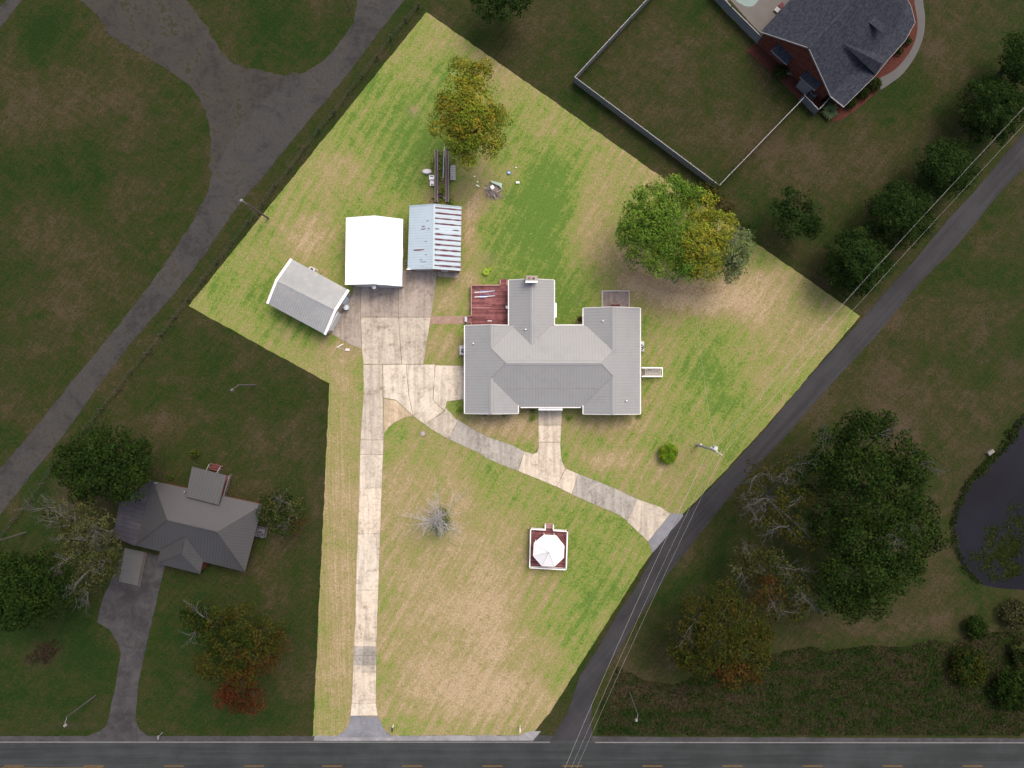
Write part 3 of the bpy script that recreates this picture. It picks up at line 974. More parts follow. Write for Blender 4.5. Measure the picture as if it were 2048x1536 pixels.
def tree(name, label, lobes_px, H, palette, leaf=0.30, density=1.0, clump=0.85, cat='tree', base=None, group=None, thin=0.0, squash=0.8,
         bark='bark', limbs=0, zdrop=0.36, zbase=None, limb_len=1.0):
    """lobes_px: (px, py, r_px[, palette]) of the crown as seen from above; H: height of the top"""
    a = np.array([l[:3] for l in lobes_px], float)
    cx, cy = np.average(a[:, 0], weights=a[:, 2]), np.average(a[:, 1], weights=a[:, 2])
    ext = max(1.0, np.max(np.hypot(a[:, 0] - cx, a[:, 1] - cy) + 0.4 * a[:, 2]))
    lobes = []
    for l in lobes_px:
        d = math.hypot(l[0] - cx, l[1] - cy) / ext
        z = H - (d ** 1.4) * H * zdrop
        r = l[2] * S * (1 - z / CAM_H)
        z = max(z - r * 0.8, r * 0.6)
        x, y = W(l[0], l[1], z)
        lobes.append((x, y, z, r * 1.1, l[3] if len(l) > 3 else None))
    zc = H * 0.5
    bx, by = W(*base) if base else W(cx, cy, zc)
    t = thing(name, label, cat, (bx, by, 0), group=group)
    tr = MB()
    r0 = 0.022 * H + 0.06
    top = np.mean([l[2] for l in lobes])
    mid = W(cx, cy, top)
    tr.tube([(bx, by, -0.05), (bx + 0.05, by, H * 0.12), ((bx + mid[0]) / 2, (by + mid[1]) / 2, H * 0.3), (mid[0], mid[1], max(top, H * 0.45))], [r0 * 1.35, r0, r0 * 0.75, r0 * 0.4], 8)
    for l in lobes:
        tr.tube([((bx + mid[0]) / 2, (by + mid[1]) / 2, H * random.uniform(0.22, 0.34)), ((bx + l[0]) / 2, (by + l[1]) / 2, l[2] * 0.72), (l[0], l[1], l[2])], [r0 * 0.5, r0 * 0.32, 0.04], 5)
    tr.build('trunk', MAT[bark], t)
    if limbs:
        rg = random.Random(sum(ord(q) for q in label))
        for k in range(limbs):
            l = lobes[k % len(lobes)]
            lm = MB()
            an = rg.uniform(0, 6.28)
            branch(lm, (l[0], l[1], l[2] + l[3] * 0.2), (math.cos(an), math.sin(an), 0.75), l[3] * 1.3 * limb_len, 0.075, 2, 0.75, 0.0, 5, rg)
            lm.build('bare_limb', MAT['bark_grey'], t)
    c, n_, s, co = lobe_leaves(lobes, leaf, density, palette, clump, squash, thin)
    leaf_cloud('crown', c, n_, s, co, t, (bx, by, 0))
    return t


GREEN = [(0.085, 0.165, 0.020), (0.11, 0.185, 0.026), (0.07, 0.14, 0.020), (0.135, 0.20, 0.030)]
YELLOWG = [(0.20, 0.215, 0.024), (0.155, 0.19, 0.022), (0.215, 0.20, 0.024), (0.12, 0.165, 0.020)]
GOLD = [(0.24, 0.20, 0.025), (0.19, 0.19, 0.022), (0.20, 0.175, 0.024), (0.14, 0.185, 0.024), (0.115, 0.155, 0.020)]
GREYG = [(0.11, 0.145, 0.06), (0.145, 0.18, 0.08), (0.09, 0.125, 0.045)]
DIM = [(0.019, 0.036, 0.008), (0.025, 0.044, 0.009), (0.015, 0.029, 0.007)]  # leaf colours outside the lot, from here on dimmed as painted shade
DIMEVER = [(0.020, 0.040, 0.010), (0.026, 0.046, 0.011), (0.016, 0.032, 0.009)]
DIMYEL = [(0.042, 0.044, 0.009), (0.032, 0.040, 0.008), (0.050, 0.046, 0.010)]
DIMORG = [(0.055, 0.036, 0.009), (0.046, 0.038, 0.008), (0.062, 0.030, 0.010)]
DIMRED = [(0.070, 0.022, 0.010), (0.060, 0.026, 0.010)]
DIMPALE = [(0.055, 0.062, 0.022), (0.045, 0.056, 0.016), (0.066, 0.068, 0.028)]

tree('maple_tree', 'tall autumn tree with gold tinged crown standing in the upper lawn beside the rusty frame',
     [(922, 148, 27), (958, 150, 25), (940, 185, 30), (905, 205, 30, GOLD), (885, 200, 15), (960, 215, 36), (925, 235, 38), (988, 238, 24, GOLD), (950, 262, 40), (915, 275, 32), (975, 280, 30), (940, 305, 26, YELLOWG), (882, 248, 20, GOLD), (1000, 225, 12)],
     12.5, GOLD + YELLOWG, 0.27, 1.1, 0.9, base=(935, 300))
tree('oak_tree', 'broad bright green tree in the lawn, leftmost of the touching crowns',
     [(1300, 415, 42), (1345, 388, 34), (1272, 450, 34), (1290, 495, 42), (1335, 450, 45), (1258, 472, 24), (1322, 525, 28), (1350, 495, 36), (1310, 460, 40), (1385, 395, 22)],
     12, GREEN, 0.27, 0.95, 0.8, base=(1315, 475))
tree('poplar_tree', 'yellow green tree in the lawn between bright green oak and grey green tree',
     [(1400, 420, 32), (1435, 455, 32), (1385, 480, 38, YELLOWG), (1420, 500, 34), (1372, 530, 28, GREEN), (1410, 535, 26), (1440, 490, 22), (1355, 540, 20, GREEN)],
     11.5, YELLOWG, 0.26, 0.95, 0.75, base=(1395, 505))
tree('willow_oak', 'thin grey green tree at the right end of the lawn crowns near the boundary',
     [(1465, 505, 28), (1450, 535, 24), (1483, 482, 22), (1478, 525, 20), (1462, 550, 16), (1492, 500, 14), (1455, 478, 16)], 10, GREYG, 0.22, 0.7, 0.6, base=(1458, 520), limbs=3)
tree('sapling_tree', 'dark tree behind the bright green oak, half hidden at the white fence corner', [(1418, 388, 22), (1445, 410, 16, DIMORG), (1400, 375, 12)], 7, DIMYEL, 0.3, 0.7, 0.7)
tree('sapling_tree', 'dark little tree beside the lawn boundary next to the grey green tree', [(1495, 462, 14), (1480, 450, 10), (1508, 475, 9)], 6, DIM, 0.3, 0.8, 0.6)

for (x, y, r, lab) in ((1712, 527, 64, 'round dark evergreen, lowest and nearest of the row along the side road'), (1797, 432, 62, 'round dark evergreen second in the row along the side road with a split crown'),
                       (1888, 337, 56, 'round dark evergreen third in the row along the side road'), (1985, 218, 62, 'large round dark evergreen fourth in the row, beside the power lines'),
                       (2043, 118, 44, 'dark evergreen cut by the right edge, top of the row along the side road')):
    r *= 1.12
    lob = [(x, y, r * 0.62)]
    for k in range(7):
        a = k * 0.9 + random.uniform(0, 0.4)
        lob.append((x + r * 0.55 * math.cos(a), y + r * 0.55 * math.sin(a), r * random.uniform(0.40, 0.48)))
    tree('evergreen_tree', lab, lob, 8.5, DIMEVER, 0.26, 1.05, 0.7, group='evergreens along the side road', zdrop=0.5)
tree('evergreen_tree', 'loose dark tree with a pale thin top on the grass below the neighbouring brick house',
     [(1575, 410, 30), (1610, 440, 32), (1580, 450, 28), (1600, 405, 22, DIMPALE), (1560, 430, 20), (1625, 455, 20)], 7.5, DIMEVER, 0.28, 0.8, 0.7)
tree('shade_tree', 'dark crown cut by the top edge of the picture above the boundary corner', [(975, 2, 32), (1015, 5, 36), (1000, -25, 40), (1040, -10, 25)], 9, DIMEVER, 0.3, 0.9, 0.8)

tree('oak_tree', 'huge dark green tree across the side road, upper of the two merged crowns',
     [(1720, 885, 48), (1650, 900, 42), (1795, 915, 45), (1640, 950, 42), (1715, 950, 58), (1800, 975, 52), (1835, 930, 22), (1690, 1000, 50), (1765, 1020, 55), (1680, 862, 25), (1730, 850, 22), (1770, 855, 20)], 17, DIM, 0.36, 0.95, 1.1, limbs=3)
tree('oak_tree', 'huge dark green tree across the side road, lower crown beside the pond',
     [(1830, 1050, 45), (1790, 1085, 52), (1720, 1085, 52), (1665, 1060, 40), (1740, 1140, 50), (1690, 1150, 46), (1800, 1140, 42), (1660, 1190, 34), (1745, 1195, 34), (1860, 1080, 24), (1700, 1205, 26)], 15, DIM, 0.36, 0.95, 1.1, limbs=2)
tree('half_bare_tree', 'half bare tree with grey limbs beside the side road under the huge oak',
     [(1520, 945, 26), (1570, 940, 26, DIMYEL), (1500, 985, 22), (1545, 1000, 30), (1600, 990, 26), (1575, 1050, 30, DIMYEL), (1620, 1075, 24, DIMYEL), (1520, 1040, 20), (1480, 1000, 14)], 13, DIMYEL, 0.30, 0.45, 0.8, limbs=11, bark='bark_grey', limb_len=1.5)
tree('half_bare_tree', 'yellowing thin tree with grey twigs between the half bare tree and golden tree',
     [(1540, 1130, 34), (1590, 1170, 36), (1530, 1180, 30, DIMORG), (1500, 1110, 24), (1590, 1215, 26), (1550, 1215, 22), (1480, 1135, 20), (1615, 1140, 20)], 11, DIMYEL + DIMPALE, 0.30, 0.55, 0.8, limbs=7, bark='bark_grey', limb_len=1.2)
tree('golden_tree', 'olive gold tree right of the side road junction, nearest the main road',
     [(1400, 1225, 40), (1440, 1205, 38), (1485, 1245, 40), (1375, 1280, 38), (1430, 1280, 48), (1500, 1300, 40), (1400, 1325, 32), (1460, 1335, 34, DIMORG), (1365, 1310, 22), (1520, 1265, 20), (1500, 1345, 20, DIMORG)], 12, DIMYEL, 0.32, 0.85, 0.9, limbs=2)

tree('shade_tree', 'big round dark green tree at the left behind the neighbouring grey house',
     [(180, 900, 42), (230, 890, 42), (265, 920, 40), (150, 935, 36), (210, 935, 50), (250, 960, 38), (180, 970, 38), (285, 905, 24), (145, 905, 20), (240, 985, 20)], 12, DIM, 0.32, 0.95, 0.95)
tree('half_bare_tree', 'pale green tree with bare grey limbs left of the carport',
     [(120, 1015, 32), (160, 1040, 34, DIMPALE), (185, 1060, 34), (150, 1075, 30), (205, 1090, 32), (190, 1125, 34), (215, 1135, 24), (175, 1160, 26), (140, 1045, 22), (230, 1110, 18), (150, 1110, 18)], 14, DIMPALE, 0.28, 0.6, 0.8, limbs=12, bark='bark_grey', limb_len=1.3)
tree('shade_tree', 'dense dark green tree at the left edge below the pale bare limbed tree',
     [(35, 1150, 46), (90, 1145, 44), (45, 1205, 46), (105, 1190, 38), (0, 1180, 40), (70, 1170, 46), (15, 1120, 26), (120, 1160, 24), (30, 1230, 26)], 13, DIM, 0.33, 0.95, 1.0)
tree('crepe_myrtle', 'thin small tree with pale centre right of the neighbouring grey house',
     [(560, 1005, 26), (590, 1020, 26), (540, 1025, 24), (565, 1045, 26), (595, 1050, 16, DIMORG), (535, 1000, 16)], 6.5, DIM + DIMPALE, 0.26, 0.65, 0.6, limbs=2)
tree('maple_tree', 'autumn tree turning orange and red on the neighbouring front lawn',
     [(400, 1235, 32), (435, 1245, 38), (480, 1250, 42, DIMYEL), (530, 1270, 38, DIMYEL), (470, 1295, 44), (430, 1325, 34, DIMYEL), (515, 1310, 40, DIMORG), (560, 1285, 22, DIMORG), (480, 1345, 32, DIMORG), (480, 1385, 34, DIMRED), (450, 1390, 20, DIMRED), (508, 1395, 22, DIMRED), (385, 1225, 18)],
     11.5, DIM + DIMYEL, 0.30, 0.85, 0.85, limbs=2)

# dead tree wrapped in ivy on the front lawn
dt = thing('dead_tree', 'dead grey leafless tree with a green ivy core on the front lawn', 'tree', (*W(876, 1035), 0))
bx, by = W(876, 1035)
tr = MB()
tr.tube([(bx, by, -0.05), (bx + 0.1, by - 0.05, 1.6), (bx + 0.05, by + 0.1, 3.2), (bx + 0.1, by + 0.1, 4.6)], [0.28, 0.22, 0.17, 0.10], 8)
tr.build('trunk', MAT['bark_pale'], dt)
rg = random.Random(5)
for (tx, ty, z1) in ((840, 1014, 5.2), (823, 1026, 4.8), (846, 1046, 4.0), (856, 1058, 3.4), (877, 999, 5.6), (893, 1004, 5.0), (905, 1016, 4.6), (908, 1062, 4.4), (898, 1050, 4.8), (880, 1064, 3.2), (866, 1012, 4.6),
                     (890, 1030, 5.4), (858, 1028, 5.2), (884, 1018, 5.8), (872, 1046, 4.2), (864, 1038, 4.6)):
    ex, ey = W(tx, ty, z1)
    z0 = rg.uniform(1.8, 4.2)
    d = Vector((ex - bx, ey - by, z1 - z0))
    lm = MB()
    branch(lm, (bx + 0.05, by + 0.05, z0), d, d.length * 1.02, 0.075, 2, 0.7, 0.0, 5, rg)
    lm.build('limb', MAT['bark_pale'], dt)
l = [(bx + 0.5, by - 0.6, 1.5, 1.15), (bx + 0.3, by - 1.2, 1.0, 1.0), (bx + 0.6, by + 1.0, 1.8, 0.9), (bx + 1.2, by + 0.4, 2.0, 0.8), (bx - 0.3, by + 0.6, 1.6, 0.7), (bx + 1.0, by - 0.2, 1.3, 0.7), (bx, by, 2.4, 0.7), (bx + 0.9, by + 0.9, 0.8, 0.6)]
c, n_, s, co = lobe_leaves(l, 0.2, 0.9, [(0.08, 0.135, 0.028), (0.065, 0.115, 0.022)], 0.45)
leaf_cloud('ivy', c, n_, s, co, dt, (bx, by, 0))


# ------------------------------------------------------------------ shrubs
def shrub(name, label, pxy, r_px, h, palette, leaf=0.12, cat='shrub', group=None, density=1.0, clump=0.22, extra=()):
    bx, by = W(*pxy)
    t = thing(name, label, cat, (bx, by, 0), group=group)
    r = r_px * S
    st = MB()
    for k in range(5):
        a = k * 1.256
        st.cyl((bx, by, -0.03), (bx + 0.5 * r * math.cos(a), by + 0.5 * r * math.sin(a), h * 0.6), 0.03, 0.012, 5)
    st.build('stem', MAT['bark'], t)
    lob = [(bx, by, h * 0.5, min(r, h) * 0.95)] + [(bx + r * 0.45 * math.cos(a), by + r * 0.45 * math.sin(a), h * 0.45, r * 0.55) for a in np.arange(0, 6.28, 1.05)]
    lob += [(bx + dx * S, by - dy * S, h * 0.4, rr * S) for dx, dy, rr in extra]
    c, n_, s, co = lobe_leaves(lob, leaf, density, palette, clump, 0.8 * h / max(r, 0.1) if h < r else 0.85)
    c[:, 2] = np.maximum(c[:, 2], 0.04)
    leaf_cloud('foliage', c, n_, s, co, t, (bx, by, 0))
    return t


BRIGHT = [(0.11, 0.22, 0.012), (0.15, 0.25, 0.015), (0.085, 0.18, 0.012)]
shrub('round_bush', 'clipped round bright green bush on the lawn left of the utility pole', (1334, 906), 21, 1.6, BRIGHT + [(0.18, 0.24, 0.018)], 0.14, 'bush', clump=0.3)
shrub('round_bush', 'small round green bush at the left front corner of the main house', (921, 820), 8, 0.95, BRIGHT, 0.1, 'bush')
shrub('round_bush', 'small round green bush left of the front walk', (1065, 836), 7.5, 0.95, BRIGHT, 0.1, 'bush')
shrub('round_bush', 'small round green bush right of the front walk', (1138, 836), 7, 0.95, BRIGHT, 0.1, 'bush')
shrub('round_bush', 'small low bush at the right front corner of the main house', (1277, 831), 7, 0.7, GREEN, 0.1, 'bush')
shrub('leafy_shrub', 'loose dark shrub against the porch just above the bush left of the walk', (1065, 821), 6, 0.9, GREEN, 0.12, density=0.6)
shrub('leafy_shrub', 'low dark shrub under the front eave of the left wing, left one', (971, 829), 5, 0.6, GREYG, 0.12, density=0.6)
shrub('leafy_shrub', 'low dark shrub under the front eave of the left wing, right one', (1008, 829), 5, 0.6, GREEN, 0.12, density=0.6)
shrub('leafy_shrub', 'reddish low shrub in the corner between the wing and the rear addition', (1160, 638), 6, 0.7, [(0.12, 0.05, 0.03), (0.09, 0.07, 0.02)], 0.14, density=0.5)
shrub('hedge_bush', 'dark bush by the gable of the neighbouring brick house near the hose reel', (1558, 148), 16, 1.4, DIM, 0.2, 'bush', density=0.7, clump=0.35)
shrub('garden_bush', 'dark clipped bush at the lower front corner of the brick house, first of the bed', (1697, 208), 13, 1.2, DIM, 0.18, 'bush')
shrub('garden_bush', 'dark clipped bush second along the front bed of the brick house', (1722, 190), 13, 1.2, DIM, 0.18, 'bush')
shrub('garden_bush', 'spiky loose bush where the curved walk meets the brick house', (1745, 172), 14, 1.2, DIMPALE + DIM, 0.2, 'bush', density=0.7)
shrub('garden_bush', 'green bush in the red bed inside the curved walk, lower one', (1795, 105), 9, 1.0, DIM, 0.16, 'bush')
shrub('garden_bush', 'green bush in the red bed inside the curved walk, upper one', (1812, 85), 9, 1.0, DIM, 0.16, 'bush')
shrub('leafy_shrub', 'small light green plant behind the neighbouring grey house', (393, 906), 9, 1.2, [(0.05, 0.08, 0.012), (0.06, 0.06, 0.012)], 0.18, density=0.6)
shrub('leafy_shrub', 'tiny light green plant against the rear wall of the grey house', (345, 953), 6, 0.8, [(0.05, 0.08, 0.012)], 0.15, density=0.6)
shrub('dry_bush', 'brownish dry bush lying on the neighbouring front lawn', (92, 1304), 24, 0.9, [(0.05, 0.035, 0.025), (0.04, 0.035, 0.02)], 0.2, 'bush', density=0.35, clump=0.35, extra=((20, -14, 14), (-24, 12, 14)))
shrub('meadow_bush', 'dark green bush at the edge of rough grass near the pond end', (1943, 1250), 24, 1.8, DIM, 0.25, 'bush', clump=0.4)
shrub('meadow_bush', 'yellowish thicket at the lower right edge of the rough grass', (1925, 1330), 38, 2.4, DIMYEL + DIM, 0.28, 'bush', clump=0.5, density=0.8)
shrub('meadow_bush', 'large dark thicket at the right edge below the yellowish one', (2015, 1370), 44, 2.8, DIM, 0.3, 'bush', clump=0.55)
shrub('meadow_bush', 'light green bush at the right edge above the dark thicket', (2035, 1300), 26, 2.0, DIMPALE + DIM, 0.28, 'bush', clump=0.5)
shrub('meadow_bush', 'brownish reed clump at the right edge beneath the pond', (2022, 1225), 34, 1.8, [(0.05, 0.048, 0.024), (0.04, 0.045, 0.016)], 0.3, 'bush', clump=0.5, density=0.6)


def palmlike(name, label, pxy, r_px, h, palette, n=16, cat='plant', wide=0.09):
    bx, by = W(*pxy)
    t = thing(name, label, cat, (bx, by, 0))
    V, F, C = [], [], []
    for k in range(n):
        a = 2 * math.pi * k / n + random.uniform(-0.15, 0.15)
        L = r_px * S * random.uniform(0.75, 1.05)
        mb = MB()
        prev = None
        w0 = wide
        pts = []
        for i in range(5):
            q = i / 4
            z = h * (0.3 + 1.0 * q - 0.95 * q * q)
            pts.append((bx + math.cos(a) * L * q, by + math.sin(a) * L * q, z))
        s = (-math.sin(a), math.cos(a))
        vs = []
        for i, p in enumerate(pts):
            w = w0 * (0.5 + 1.2 * math.sin(math.pi * min(1, 0.15 + 0.8 * i / 4)))
            vs += [(p[0] - s[0] * w, p[1] - s[1] * w, p[2] - 0.03), (p[0], p[1], p[2] + 0.02), (p[0] + s[0] * w, p[1] + s[1] * w, p[2] - 0.03)]
        fs = []
        for i in range(4):
            b0 = i * 3
            fs += [(b0, b0 + 1, b0 + 4, b0 + 3), (b0 + 1, b0 + 2, b0 + 5, b0 + 4)]
        mb.add(vs, fs)
        mb.build('frond', palette, t)
    MB().cyl((bx, by, -0.02), (bx, by, h * 0.4), 0.12, 0.08, 7).build('stem', MAT['bark'], t)
    return t


MAT['frond_bright'] = plain('bright_fronds', (0.17, 0.27, 0.010), 0.6, var=0.2, scale=6)
MAT['frond_dark'] = plain('dark_fronds', (0.035, 0.065, 0.014), 0.6, var=0.3, scale=6)
palmlike('lily_plant', 'bright lime green lily plant in the grass above the red deck', (972, 545), 9, 0.7, MAT['frond_bright'], 13)
palmlike('lily_plant', 'smaller lime green lily plant beside the larger one above the deck', (979, 539), 5, 0.5, MAT['frond_bright'], 9, wide=0.06)
palmlike('sago_palm', 'sago palm with long drooping fronds at the gable end of the brick house', (1656, 224), 20, 1.3, MAT['frond_dark'], 20, wide=0.12)

# ------------------------------------------------------------------ buildings: shared builders
def ribs(mb, pts3, direction, spacing, w=0.045, h=0.03, off=0.0):
    """raised ribs that run along 'direction' (plan vector, down the slope) across one roof facet"""
    d = Vector(direction).normalized()
    s = Vector((-d.y, d.x))
    o = Vector(pts3[0][:2])
    # plane through the facet
    nrm = None
    for i in range(1, len(pts3) - 1):
        a, b, c = Vector(pts3[0]), Vector(pts3[i]), Vector(pts3[i + 1])
        q = (b - a).cross(c - a)
        if q.length > 0.1:
            nrm = q.normalized(); break
    if nrm.z < 0: nrm = -nrm
    p0 = Vector(pts3[0])
    zat = lambda v: p0.z - (nrm.x * (v.x - p0.x) + nrm.y * (v.y - p0.y)) / nrm.z
    ss = [(Vector(p[:2]) - o).dot(s) for p in pts3]
    dd = [(Vector(p[:2]) - o).dot(d) for p in pts3]
    k0, k1 = math.floor(min(ss) / spacing), math.ceil(max(ss) / spacing)
    n = len(pts3)
    for k in range(k0, k1 + 1):
        t = k * spacing + spacing * 0.5 + off
        hits = []
        for i in range(n):
            a, b = ss[i], ss[(i + 1) % n]
            if (a <= t) != (b <= t):
                f = (t - a) / (b - a)
                hits.append(dd[i] + (dd[(i + 1) % n] - dd[i]) * f)
        hits.sort()
        for j in range(0, len(hits) - 1, 2):
            if hits[j + 1] - hits[j] < 0.15: continue
            va, vb = o + s * t + d * hits[j], o + s * t + d * hits[j + 1]
            mb.beam((va.x, va.y, zat(va) + h * 0.35), (vb.x, vb.y, zat(vb) + h * 0.35), w, h)


def window(parent, a, b, z0, z1, normal, frame='white', name='window'):
    """a framed window set in a wall; a, b: plan ends; normal points out of the wall"""
    n = Vector((*normal, 0)).normalized()
    A, B = Vector((*a, 0)), Vector((*b, 0))
    f = MB()
    t = 0.07
    o1 = n * 0.03
    f.beam(A + o1 + Vector((0, 0, z0)), B + o1 + Vector((0, 0, z0)), 0.08, t)
    f.beam(A + o1 + Vector((0, 0, z1)), B + o1 + Vector((0, 0, z1)), 0.08, t)
    for p in (A, B, (A + B) / 2):
        f.beam(p + o1 + Vector((0, 0, z0 + t / 2)), p + o1 + Vector((0, 0, z1 - t / 2)), 0.06, t)
    fo = f.build(name, MAT[frame], parent)
    g = MB()
    g.beam(A + n * 0.012 + Vector((0, 0, (z0 + z1) / 2)), B + n * 0.012 + Vector((0, 0, (z0 + z1) / 2)), 0.02, z1 - z0 - t)
    g.build('pane', MAT['glass'], fo)
    return fo


def wall_piece(parent, name, a, b, z0, z1, normal, mat, depth=0.06):
    n = Vector((*normal, 0)).normalized()
    A, B = Vector((*a, (z0 + z1) / 2)), Vector((*b, (z0 + z1) / 2))
    return MB().beam(A + n * depth / 2, B + n * depth / 2, depth, z1 - z0).build(name, MAT[mat], parent)


def lerp2(a, b, t): return (a[0] + (b[0] - a[0]) * t, a[1] + (b[1] - a[1]) * t)


# ------------------------------------------------------------------ the main house
EZ = 2.9
PITCH = 0.34
ku = S * (CAM_H - EZ) / CAM_H
house = thing('house', 'large single storey house with grey ribbed metal roof of joined gables in the lawn', 'house', (*W(1105, 735, EZ), 0))


def HP(x, y, d):  # roof point: picture plan at eave level, d = picture units in from the eave
    X, Y = W(x, y, EZ)
    return (X, Y, EZ + PITCH * ku * d)


XL, XR, RX = 930, 1036, 983
EL, ER, EX = 1167, 1280, 1223.5
AL, AR, AX = 1018, 1108, 1063
FAC = [
    ('west', [(930, 651, 0), (983, 651, 53), (983, 698, 53), (1012, 727, 82), (983, 756, 53), (983, 827, 53), (930, 827, 0)], (1, 0)),
    ('we_n', [(983, 651, 53), (1027, 651, 9), (1027, 654, 9), (983, 698, 53)], (1, 0)),
    ('we_s', [(983, 756, 53), (1036, 809, 0), (1036, 827, 0), (983, 827, 53)], (1, 0)),
    ('south', [(1012, 727, 82), (1198, 727, 82), (1223.5, 752.5, 56.5), (1167, 809, 0), (1162, 814, -5), (1041, 814, -5), (1036, 809, 0), (983, 756, 53)], (0, 1)),
    ('north', [(1012, 727, 82), (983, 698, 53), (1027, 654, 9), (1063, 690, 45), (1102, 651, 6), (1173, 651, 6), (1223.5, 701.5, 56.5), (1198, 727, 82)], (0, 1)),
    ('add_w', [(1018, 560, 0), (1063, 560, 45), (1063, 690, 45), (1027, 654, 9), (1027, 651, 9), (1018, 651, 0)], (1, 0)),
    ('add_e', [(1063, 560, 45), (1108, 560, 0), (1108, 651, 0), (1102, 651, 6), (1063, 690, 45)], (1, 0)),
    ('east', [(1280, 616, 0), (1280, 828, 0), (1223.5, 828, 56.5), (1223.5, 752.5, 56.5), (1198, 727, 82), (1223.5, 701.5, 56.5), (1223.5, 616, 56.5)], (1, 0)),
    ('ew_n', [(1167, 616, 0), (1223.5, 616, 56.5), (1223.5, 701.5, 56.5), (1173, 651, 6), (1167, 651, 0)], (1, 0)),
    ('ew_s', [(1223.5, 752.5, 56.5), (1223.5, 828, 56.5), (1167, 828, 0), (1167, 809, 0)], (1, 0))]
roof = MB()
rb = MB()
for nm, pts, dr_ in FAC:
    p3 = [HP(*p) for p in pts]
    roof.facet(p3, 0.10)
    ribs(rb, p3, dr_, 0.42)
ro = roof.build('roof', MAT['roof_grey'], house)
rbo = rb.build('seam', MAT['roof_rib'], ro)
rbo['kind'] = 'stuff'
# ridge caps, hips and valleys
CAPS = [((983, 651, 53), (983, 698, 53)), ((983, 756, 53), (983, 827, 53)), ((1012, 727, 82), (1198, 727, 82)), ((1063, 572, 45), (1063, 690, 45)), ((1223.5, 616, 56.5), (1223.5, 701.5, 56.5)), ((1223.5, 752.5, 56.5), (1223.5, 828, 56.5))]
for a, b_ in CAPS:
    A, B = Vector(HP(*a)), Vector(HP(*b_))
    d = (B - A).normalized(); s = Vector((-d.y, d.x, 0))
    m = MB()
    w, dz = 0.28, 0.28 * PITCH
    m.add([A - s * w + Vector((0, 0, 0.045 - dz)), A + Vector((0, 0, 0.05)), A + s * w + Vector((0, 0, 0.045 - dz)), B - s * w + Vector((0, 0, 0.045 - dz)), B + Vector((0, 0, 0.05)), B + s * w + Vector((0, 0, 0.045 - dz))],
          [(0, 1, 4, 3), (1, 2, 5, 4), (0, 3, 3, 0)][:2])
    m.build('ridge_cap', MAT['roof_grey'], ro)
    e = MB()
    for sg in (-1, 1):
        e.beam(A + s * (sg * w) + Vector((0, 0, 0.04 - dz)), B + s * (sg * w) + Vector((0, 0, 0.04 - dz)), 0.05, 0.05)
    e.build('ridge_edge', MAT['roof_rib'], ro)
VAL = [((983, 698, 53), (1012, 727, 82)), ((1012, 727, 82), (983, 756, 53)), ((983, 698, 53), (1027, 654, 9)), ((983, 756, 53), (1041, 814, -5)), ((1063, 690, 45), (1027, 654, 9)), ((1063, 690, 45), (1102, 651, 6)),
       ((1198, 727, 82), (1223.5, 701.5, 56.5)), ((1198, 727, 82), (1223.5, 752.5, 56.5)), ((1223.5, 701.5, 56.5), (1173, 651, 6)), ((1223.5, 752.5, 56.5), (1162, 814, -5))]
MB().beam(Vector(HP(1012, 776, 33)) + Vector((0, 0, 0.02)), Vector(HP(1196, 776, 33)) + Vector((0, 0, 0.02)), 0.07, 0.03).build('lap_seam', MAT['roof_rib'], ro)
vm = MB()
for a, b_ in VAL:
    A, B = Vector(HP(*a)), Vector(HP(*b_))
    vm.beam(A + Vector((0, 0, 0.02)), B + Vector((0, 0, 0.02)), 0.10, 0.05)
vm.build('valley_flashing', MAT['roof_rib'], ro)
# white fascia and gutters along the open edges
FASC = [((930, 651, 0), (930, 827, 0)), ((1036, 809, 0), (1036, 827, 0)), ((1041, 814, -5), (1162, 814, -5)), ((1167, 809, 0), (1167, 828, 0)), ((1280, 616, 0), (1280, 828, 0)), ((1018, 560, 0), (1018, 650, 0)), ((1108, 560, 0), (1108, 650, 0)),
        ((1108, 651, 6), (1167, 651, 6)), ((1167, 616, 0), (1167, 650, 0))]
cen = Vector((*W(1105, 735, EZ), 0))
for a, b_ in FASC:
    A, B = Vector(HP(*a)), Vector(HP(*b_))
    d = (B - A).normalized()
    s = Vector((-d.y, d.x, 0))
    out = s
    mid = (A + B) / 2
    # outward: away from the roof, found from the facet side
    if a[0] == b_[0]:
        out = Vector((-1, 0, 0)) if a[0] in (930, 1018, 1167) else Vector((1, 0, 0))
    else:
        out = Vector((0, 1, 0)) if a[1] == 651 else Vector((0, -1, 0))
    MB().beam(A + out * 0.07 + Vector((0, 0, -0.07)), B + out * 0.07 + Vector((0, 0, -0.07)), 0.13, 0.14).build('gutter', MAT['offwhite'], house)
RAKE = [((930, 827, 0), (983, 827, 53)), ((983, 827, 53), (1036, 827, 0)), ((1167, 828, 0), (1223.5, 828, 56.5)), ((1223.5, 828, 56.5), (1280, 828, 0)), ((930, 651, 0), (983, 651, 53)), ((983, 651, 53), (1018, 651, 18)),
        ((1018, 560, 0), (1063, 560, 45)), ((1063, 560, 45), (1108, 560, 0)), ((1167, 616, 0), (1223.5, 616, 56.5)), ((1223.5, 616, 56.5), (1280, 616, 0))]
for a, b_ in RAKE:
    A, B = Vector(HP(*a)), Vector(HP(*b_))
    dy = -0.03 if a[1] > 800 else 0.03
    MB().beam(A + Vector((0, dy, -0.06)), B + Vector((0, dy, -0.06)), 0.06, 0.12).build('rake_board', MAT['offwhite'], house)


